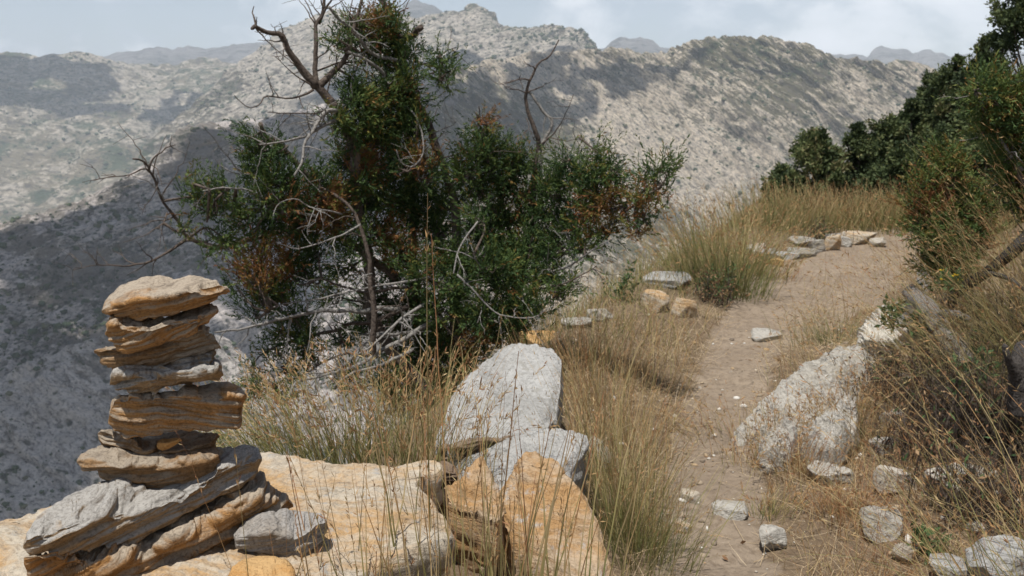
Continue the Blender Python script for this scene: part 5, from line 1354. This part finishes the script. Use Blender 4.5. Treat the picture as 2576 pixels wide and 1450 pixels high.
# grass behind the bedrock on the drop
for k, (lb, u, v, Y, n, rad, Lm, tn, lx) in enumerate([
    ('green tussock behind the bedrock with long reddish plumes leaning left', 690, 1150, 2.95, 240, .10, .34, .22, -.55),
    ('green tussock with straw plumes in the middle behind the bedrock', 820, 1165, 2.95, 320, .11, .36, .20, -.15),
    ('green and red tussock behind the bedrock beside the dark rock', 960, 1170, 2.95, 300, .11, .38, .28, .0),
    ('sparse red stemmed tussock between the bedrock and the grey boulder', 1060, 1165, 2.9, 150, .07, .40, .45, .0),
    ('bright green tuft hanging over the drop at the right of the cairn', 640, 1130, 3.1, 150, .07, .30, .15, -.5),
]):
    p = at(u, v, Y)
    tussock(lb, p, n, rad, Lm, tn, 40 + k, lean=(lx, 0), spread=.5, arch=.5, w=.0026, heads_p=.45, head_ln=.022, squash=(1.4, .7), zfix=p[2], group=TG)
# mid and far
for k, (lb, u, v, n, rad, Lm, tn, lx) in enumerate([
    ('big fountain tussock, green inside with straw tips, left of the path bend', 1815, 735, 650, .19, .82, .17, -.05),
    ('wispy tussock leaning left beside the big fountain tussock', 1748, 690, 260, .17, .66, .34, -.3),
    ('narrow green tussock right behind the big fountain tussock', 1880, 690, 260, .16, .68, .26, .1),
    ('low dark dead tussock hanging over the path cut under the far stones', 1942, 700, 160, .13, .20, .70, .0),
    ('green tuft at the right path side beside the white boulder', 2085, 870, 340, .14, .30, .16, -.1),
    ('pale dry tuft drooping onto the path at the left tip of the white outcrop', 1765, 1100, 120, .07, .26, .56, -.6),
    ('rusty dry tussock in front of the low white ledge', 2010, 1190, 260, .08, .22, .62, .0),
    ('tawny tussock between the two lumps of white outcrop', 2160, 1130, 280, .08, .34, .50, .0),
    ('tawny tuft growing through the lower edge of the long white outcrop', 1950, 1105, 200, .09, .22, .50, .0),
    ('straw tuft at the middle of the white outcrop foot', 2055, 1100, 200, .09, .24, .54, .0),
    ('rust coloured tuft against the right end of the white outcrop', 2140, 1040, 200, .10, .24, .60, .0),
    ('small rust brown cushion of grass behind the pale broken rock', 2130, 1305, 300, .06, .13, .70, .0),
    ('thin dry tussock on the path side above the orange flat rock', 1900, 1175, 130, .08, .22, .58, .2),
    ('yellow dry tuft at the top of the long white outcrop', 2040, 930, 130, .12, .26, .52, -.2),
    ('short olive tuft at the bottom centre right of the path', 1935, 1300, 120, .05, .13, .30, .1),
]):
    tussock(lb, G(u, v), n, rad, Lm, tn, 60 + k, lean=(lx, 0), spread=.55, arch=.55, w=.0028 if v > 800 else .0045, heads_p=.4, head_ln=.02 if v > 800 else .035, group=TG)
for k, u in enumerate(range(1915, 2300, 42)):
    p = ground(u, 572 + 6 * math.sin(k * 2.1)); 
    tussock(['tawny', 'olive', 'yellow green', 'straw', 'rusty'][k % 5] + ' tall grass clump ' + ['at the left end of', 'second from the left in', 'left of the middle in', 'at the centre of', 'right of the centre in', 'before the dark bush in', 'on the rise in', 'near the right end of', 'next to the last in', 'at the right end of'][k] + ' the far grass row',
            p, 330, .30, .52 + .08 * math.sin(k * 1.7), [.34, .22, .16, .36, .44][k % 5], 90 + k, lean=(-.03, 0), spread=.4, arch=.4, w=.007, heads_p=.2, head_ln=.03, nseg=5, group='clumps of the far grass row')
# right bank: long arching stems sweeping left
for k, (lb, x, y, n, rad, Lm, tn, lx, ly, spr, ar) in enumerate([
    ('dense straw coloured grass arching left over the bank above the log', 2.50, 4.35, 520, .22, 1.15, .36, -.70, -.12, .5, .5),
    ('high grass fanning out in front of the bright juniper at the right edge', 2.30, 3.95, 200, .18, 1.15, .34, -.45, -.02, .5, .45),
    ('orange and straw grass hanging over the dark undergrowth of the bank', 1.86, 3.3, 70, .16, .80, .48, -.6, -.1, .45, .5),
    ('blurred green and red stems in the near right foreground, leaning left', 1.30, 2.2, 80, .10, .92, .28, -.42, .05, .35, .30),
    ('few long bleached stems leaning far left across the bank debris', 1.55, 2.75, 44, .12, 1.05, .50, -.85, .1, .3, .25),
    ('green stems with pinkish plumes at the right edge of the picture', 1.30, 2.05, 26, .07, .98, .22, -.28, .1, .25, .25),
    ('tall tawny grass standing on the bank under the bright juniper', 2.25, 4.5, 220, .16, .95, .44, -.30, .0, .5, .4),
    ('thin wiry grass on the bank between the log and the juniper bush', 2.75, 5.2, 320, .25, .70, .46, -.6, -.1, .5, .5),
]):
    tussock(lb, [x, y, 0], n, rad, Lm, tn, 120 + k, 'arching_grass', (lx, ly), spr, ar, .0034, .5, .022, nseg=9, wob=.04, head_per=7)


def scatter(n, x0, x1, y0, y1, f, seed):
    r_ = np.random.default_rng(seed)
    x = r_.uniform(x0, x1, n); y = y0 + (y1 - y0) * r_.random(n)
    c = np.interp(y, _cy, _cx); w = np.interp(y, [0, 3, 5, 8, 10, 14], [.24, .20, .22, .30, .6, .8]); e = np.interp(y, _ey, _ex)
    p = f(x, y, x - c, w, e)
    k = r_.random(n) < p
    x, y = x[k], y[k]
    return np.stack([x, y, H(x, y) - .005], -1), r_


def field(name, R, r_, lo, hi, tint, lean, w, seed, heads_p=.2, head_ln=.014, arch=.6, mat='grass', nseg=5, tl=0.):
    n = len(R)
    L = lo + (hi - lo) * r_.random(n) ** 1.6
    clump = fbm(R * np.array([2.2, 2.2, 0]), 3, seed)
    az = r_.uniform(0, 2 * PI, n); th = np.abs(lean * r_.normal(size=n)) + tl
    tn = (tint + .14 * clump + .13 * r_.normal(size=n)).clip(0, .85)
    L = L * (1 + .5 * clump).clip(.4, 1.6)
    return tag(grass_obj(name, R, L, az, th, arch * r_.gamma(2, .5, n), w * r_.uniform(.6, 1.3, n), tn, seed, nseg, heads_p, head_ln, mat), kind='stuff')


# verge left of the path (shaggy, dry), hanging over the drop
R, r_ = scatter(21000, -1., 3.4, 3.3, 12., lambda x, y, d, w, e: (d < -w * .95) * (x > e - .55) * (.35 + .65 * sst(-.2, .5, vn(np.stack([x * 2.2, y * 2.2, 0 * x], -1), 4))) * np.where(y < 5, .55, 1), 201)
field('verge_grass', R, r_, .07, .34, .38, .5, .0034, 202, .22, .018)
R, r_ = scatter(9000, -1., 3.4, 4.0, 12., lambda x, y, d, w, e: (x < e + .5) * (x > e - 1.2) * .75, 203)
field('green_grass', R, r_, .10, .36, .12, .5, .0042, 204, .1)
# thin straw right of the path
R, r_ = scatter(9000, 1., 6., 5.2, 13., lambda x, y, d, w, e: (d < w + 1.6) * sst(.45, 1.7, d / w + .5 * vn(np.stack([x * 2.5, y * 2.5, 0 * x], -1), 31)) * .34, 205)
field('thin_dry_grass', R, r_, .12, .46, .52, .35, .0026, 206, .35, .016, .4)
R, r_ = scatter(30000, 1.8, 9.5, 2., 14., lambda x, y, d, w, e: (d > w + .9) * .7 * np.where(y < 6, (x > .62 * y) * .9, 1.), 215)
field('bank_grass', R, r_, .15, .5, .34, .5, .004, 216, .2, .02)
# straw and grass in the debris at the lower right
R, r_ = scatter(11000, .7, 3., 2.4, 5.4, lambda x, y, d, w, e: sst(.16, .40, d) * (.25 + .75 * sst(-.25, .35, vn(np.stack([x * 3., y * 3., 0 * x], -1), 14))) * sst(1.3, .8, d), 207)
field('dry_grass', R, r_, .05, .26, .56, .6, .0021, 208, .2, .012, .8)


def lying(name, R, r_, lo, hi, w, seed, mat='straw'):
    n = len(R); R = R + np.array([0, 0, .012])
    L = r_.uniform(lo, hi, n); az = r_.uniform(0, 2 * PI, n)
    V, F, A, P = blades(R, L, az, np.full(n, 1.42) + .12 * r_.normal(size=n), .25 * r_.normal(size=n), w * r_.uniform(.6, 1.4, n), r_.random(n) * .8, 4, r_, .12, .1)
    mb = MB(); mb.add(V, F, A.clip(0, 1))
    return tag(mb.build(name, M[mat], smooth=False), kind='stuff')


R, r_ = scatter(20000, .2, 3.2, 2.3, 7., lambda x, y, d, w, e: .9 * sst(.10, .35, np.abs(d)) * (.3 + .7 * sst(-.3, .3, vn(np.stack([x * 2.5, y * 2.5, 0 * x], -1), 24))) * (x > e), 209)
lying('fallen_straw', R, r_, .06, .30, .0022, 210)
R, r_ = scatter(12000, -.6, 5., 3., 12., lambda x, y, d, w, e: .8 * sst(.3, .6, np.abs(d) / w) * (x > e) * (np.abs(d) < w * 2.), 211)
lying('scattered_straw', R, r_, .08, .3, .0026, 212)

# gravel, dead leaves
R, r_ = scatter(7000, .1, 3., 2.2, 6.5, lambda x, y, d, w, e: np.where(np.abs(d) < .2, .26, .55 * sst(.30, .7, d) * sst(2., 1., d) + .12), 220)
mb = MB(); bv, bf = ICO[1]
n = len(R)
s = .0035 + .016 * r_.random(n) ** 4
Vv = bv[None] * (1 + .3 * r_.normal(size=(n, len(bv), 1)).clip(-1.2, 1.2)) * s[:, None, None] * r_.uniform(.55, 1.3, (n, 1, 3)) * np.array([1, 1, .7]) + (R + np.array([0, 0, .007]))[:, None]
mb.add(Vv.reshape(-1, 3), (bf[None] + (np.arange(n) * len(bv))[:, None, None]).reshape(-1, 3), np.repeat(r_.random(n), len(bv)))
t = NT('gravel_stone')
M['gravel'] = t.finish(t.ramp(t.attr('tint'), (0., (.15, .12, .09)), (.35, (.30, .24, .17)), (.6, (.36, .24, .12)), (.8, (.42, .38, .32)), (1., (.52, .50, .46))), .9)
tag(mb.build('gravel', M['gravel'], smooth=False), kind='stuff')
R, r_ = scatter(2600, .3, 3., 2.2, 6., lambda x, y, d, w, e: .45 * sst(.4, .9, d) * sst(2.4, 1.2, d) + .02, 221)
n = len(R)
d = nrm(np.stack([r_.normal(size=n), r_.normal(size=n), .35 * r_.random(n)], -1))
mb = MB(); V, F, A = slivers(R + np.array([0, 0, .014]), d, r_.uniform(.015, .04, n), r_.uniform(.008, .018, n), r_.random(n), r_); mb.add(V, F, A)
tag(mb.build('leaf_litter', M['deadleaf'], smooth=False), kind='stuff')


# ------------------------------------------------------------------ dead undergrowth, herbs, flowers, wood
def dead_shrub(label, c, rad, hgt, n, seed, leaves=160, green=.25):
    r_ = np.random.default_rng(seed)
    c = np.array(c, float); c[2] = H(c[0], c[1]) - .01
    e = empty('dead_shrub', c, label, 'shrub')
    R = np.repeat(c[None], n, 0) + np.stack([.35 * rad * r_.normal(size=n), .35 * rad * r_.normal(size=n), 0 * np.zeros(n)], -1)
    mb = MB()
    V, F, A, P = blades(R, hgt * r_.uniform(.4, 1.2, n), r_.uniform(0, 2 * PI, n), r_.uniform(0, 1.2, n), r_.normal(size=n) * .7, .006 * r_.uniform(.5, 1.3, n), r_.random(n) * .45, 8, r_, .22, .2)
    mb.add(V, F, A)
    k = r_.integers(0, n, n * 3); s_ = r_.integers(2, 8, n * 3)
    V, F, A, P2 = blades(P[k, s_], hgt * r_.uniform(.1, .4, n * 3), r_.uniform(0, 2 * PI, n * 3), r_.uniform(.1, 1.6, n * 3), r_.normal(size=n * 3) * .6, .0034 * r_.uniform(.5, 1.3, n * 3), r_.random(n * 3) * .55, 5, r_, .25, .2)
    mb.add(V, F, A)
    mb.build('twigs', M['twig'], e, smooth=False)
    m = leaves
    k = r_.integers(0, n * 3, m); s_ = r_.integers(2, 6, m)
    mb = MB(); V, F, A = slivers(P2[k, s_], nrm(r_.normal(size=(m, 3))), r_.uniform(.014, .035, m), r_.uniform(.006, .014, m), r_.random(m), r_); mb.add(V, F, A)
    mb.build('dry_leaves', M['deadleaf'], e, smooth=False)
    m = int(leaves * green)
    if m > 5:
        k = r_.integers(0, n * 3, m); s_ = r_.integers(2, 6, m)
        mb = MB(); V, F, A = slivers(P2[k, s_], nrm(r_.normal(size=(m, 3)) + [0, 0, .5]), r_.uniform(.02, .045, m), r_.uniform(.006, .011, m), r_.random(m) * .6, r_); mb.add(V, F, A)
        mb.build('green_leaves', M['herb'], e, smooth=False)


for k, (lb, x, y, rd, hg, n, lv, gr) in enumerate([
    ('brown withered shrub spilling from the bank over the white outcrop', 1.86, 4.72, .22, .26, 130, 420, .2),
    ('dark tangle of dead twigs on the bank below the grey log', 1.98, 4.2, .32, .36, 320, 420, .3),
    ('dark dead shrub at the right edge below the hanging grass', 1.92, 3.75, .30, .40, 320, 420, .35),
    ('low tangle of dead twigs in shade right of the scree', 1.70, 3.85, .26, .24, 260, 320, .15),
    ('dark twiggy shrub in the lower right bank', 1.62, 3.25, .26, .26, 240, 340, .3),
    ('shadowed twigs under the bright juniper at the right edge', 2.45, 4.5, .3, .45, 170, 260, .4),
    ('dark twiggy growth between the white boulder and the juniper bush', 2.55, 5.6, .25, .36, 130, 260, .5),
    ('withered brown leaves at the foot of the big fountain tussock', *ground(1790, 765)[:2], .22, .28, 110, 420, .6),
    ('dry shrub with green leaves behind the far path edging', *ground(2060, 615)[:2], .3, .3, 110, 420, .6),
]):
    dead_shrub(lb, (x, y, 0), rd, hg, n, 500 + k, lv, gr)


def herb(label, p, n, hgt, seed, flower=False, tint=.3):
    r_ = np.random.default_rng(seed)
    p = np.array(p, float)
    e = empty('herb_plant', p, label, 'plant')
    R = p + np.stack([.03 * r_.normal(size=n), .03 * r_.normal(size=n), np.zeros(n)], -1)
    mb = MB()
    V, F, A, P = blades(R, hgt * r_.uniform(.6, 1.1, n), r_.uniform(0, 2 * PI, n), r_.uniform(0, .6, n), r_.uniform(0, .6, n), np.full(n, .004), np.full(n, .3), 6, r_, .1, .1)
    mb.add(V, F, A); mb.build('stem', M['herb'], e, smooth=False)
    q = P[:, 1:].reshape(-1, 3); q = np.repeat(q, 3, 0); m = len(q)
    d = nrm(r_.normal(size=(m, 3)) + np.array([0, 0, .55]))
    mb = MB(); V, F, A = slivers(q, d, r_.uniform(.03, .065, m), r_.uniform(.011, .02, m), (tint + .2 * r_.normal(size=m)).clip(0, 1), r_); mb.add(V, F, A)
    mb.build('leaves', M['herb'], e, smooth=False)
    if flower:
        c = P[:, -1]; mb = MB()
        for q in c[:5]:
            m = 9; a = np.linspace(0, 2 * PI, m, endpoint=False)
            d = nrm(np.stack([np.cos(a), np.sin(a), .5 + 0 * a], -1))
            V, F, A = slivers(np.repeat(q[None], m, 0), d, np.full(m, .016), np.full(m, .008), r_.random(m), r_); mb.add(V, F, A)
        mb.build('petals', M['petal'], e, smooth=False)


herb('leafy green herb growing against the front of the lichen boulder', at(2235, 830, 4.95), 7, .16, 601)
herb('small green herb at the right end of the lichen boulder', at(2320, 850, 4.9), 6, .14, 602)
herb('weedy herb sprouting from the base of the big fountain tussock', ground(1835, 752), 9, .30, 603, tint=.45)
herb('green weed in the grass left of the broad grey verge rock', ground(1560, 760), 10, .26, 604)
herb('yellow flowering herb under the right hand juniper bush', at(2392, 735, 4.7), 5, .10, 605, True)
herb('tiny yellow flower beside the far path edging', ground(1906, 668), 3, .12, 606, True)
herb('green sprig in the debris below the weathered stick', ground(2330, 1400), 6, .10, 607)
herb('narrow leaved green weed in the twigs under the log', at(2440, 1010, 4.0), 8, .2, 608, tint=.2)


def timber(name, label, parts, cat='log', mat='log'):
    """parts: list of (part name, picture points with distance, start radius, end radius)"""
    P0 = at(*parts[0][1][0])
    e = empty(name, at(*parts[0][1][len(parts[0][1]) // 2]), label, cat) if len(parts) > 1 else None
    for nm, pts, ra, rb in parts:
        P = spline([at(*p) for p in pts], 60)
        V, F = tube(P, np.linspace(ra, rb, 60), 22, .16, len(nm) + int(pts[0][0]))
        mb = MB(); mb.add(V, F)
        o = mb.build(nm if e else name, M[mat], e, None if e else P[30])
    return e or tag(o, label, cat)


timber('log', 'thick grey weathered log sloping down behind the lichen boulder', [('stem', [(2290, 735, 5.2), (2330, 775, 5.0), (2370, 830, 4.8), (2410, 890, 4.6), (2440, 960, 4.45)], .042, .060), ('branch_stub', [(2355, 800, 4.9), (2400, 790, 4.8), (2440, 805, 4.75)], .03, .014)])
timber('stump', 'dark grey stump standing at the right picture edge', [('stem', [(2566, 1040, 3.5), (2562, 960, 3.5), (2566, 900, 3.52), (2574, 870, 3.55)], .042, .028), ('branch_stub', [(2556, 950, 3.48), (2535, 900, 3.45), (2528, 870, 3.45)], .02, .010)], 'stump', 'darkwood')
timber('dead_bough', 'long dark bough leaning across the bank at the right edge', [('stem', [(2395, 745, 4.9), (2440, 712, 4.8), (2500, 672, 4.7), (2560, 620, 4.6), (2620, 560, 4.6)], .022, .032), ('side_branch', [(2470, 692, 4.75), (2500, 690, 4.6), (2545, 705, 4.5), (2590, 740, 4.4)], .014, .008)], 'branch', 'darkwood')
timber('weathered_stick', 'short split grey stick lying beside the pale broken rock', [('stem', [(2262, 1322, 3.35), (2290, 1345, 3.3), (2318, 1366, 3.25), (2338, 1384, 3.2)], .016, .022), ('split_piece', [(2296, 1312, 3.4), (2310, 1335, 3.34), (2322, 1358, 3.28)], .012, .015)], 'stick')
cam = bpy.data.cameras.new('camera'); cam.lens = 35; cam.sensor_width = 36; cam.clip_start = .05; cam.clip_end = 60000
cam.dof.use_dof = True; cam.dof.focus_distance = 2.05; cam.dof.aperture_fstop = 11.0
co = link(bpy.data.objects.new('camera', cam)); co.location = (0, 0, CAMZ); co.rotation_euler = (PI / 2 - PITCH, 0, 0)
scene.camera = co
scene.view_settings.view_transform = 'Standard'; scene.view_settings.look = 'None'; scene.view_settings.exposure = .32; scene.view_settings.gamma = 1.
scene.render.engine = 'CYCLES'
scene.cycles.use_denoising = True
scene.cycles.max_bounces = 6; scene.cycles.diffuse_bounces = 3; scene.cycles.glossy_bounces = 2; scene.cycles.transmission_bounces = 3; scene.cycles.transparent_max_bounces = 4
scene.cycles.volume_bounces = 1
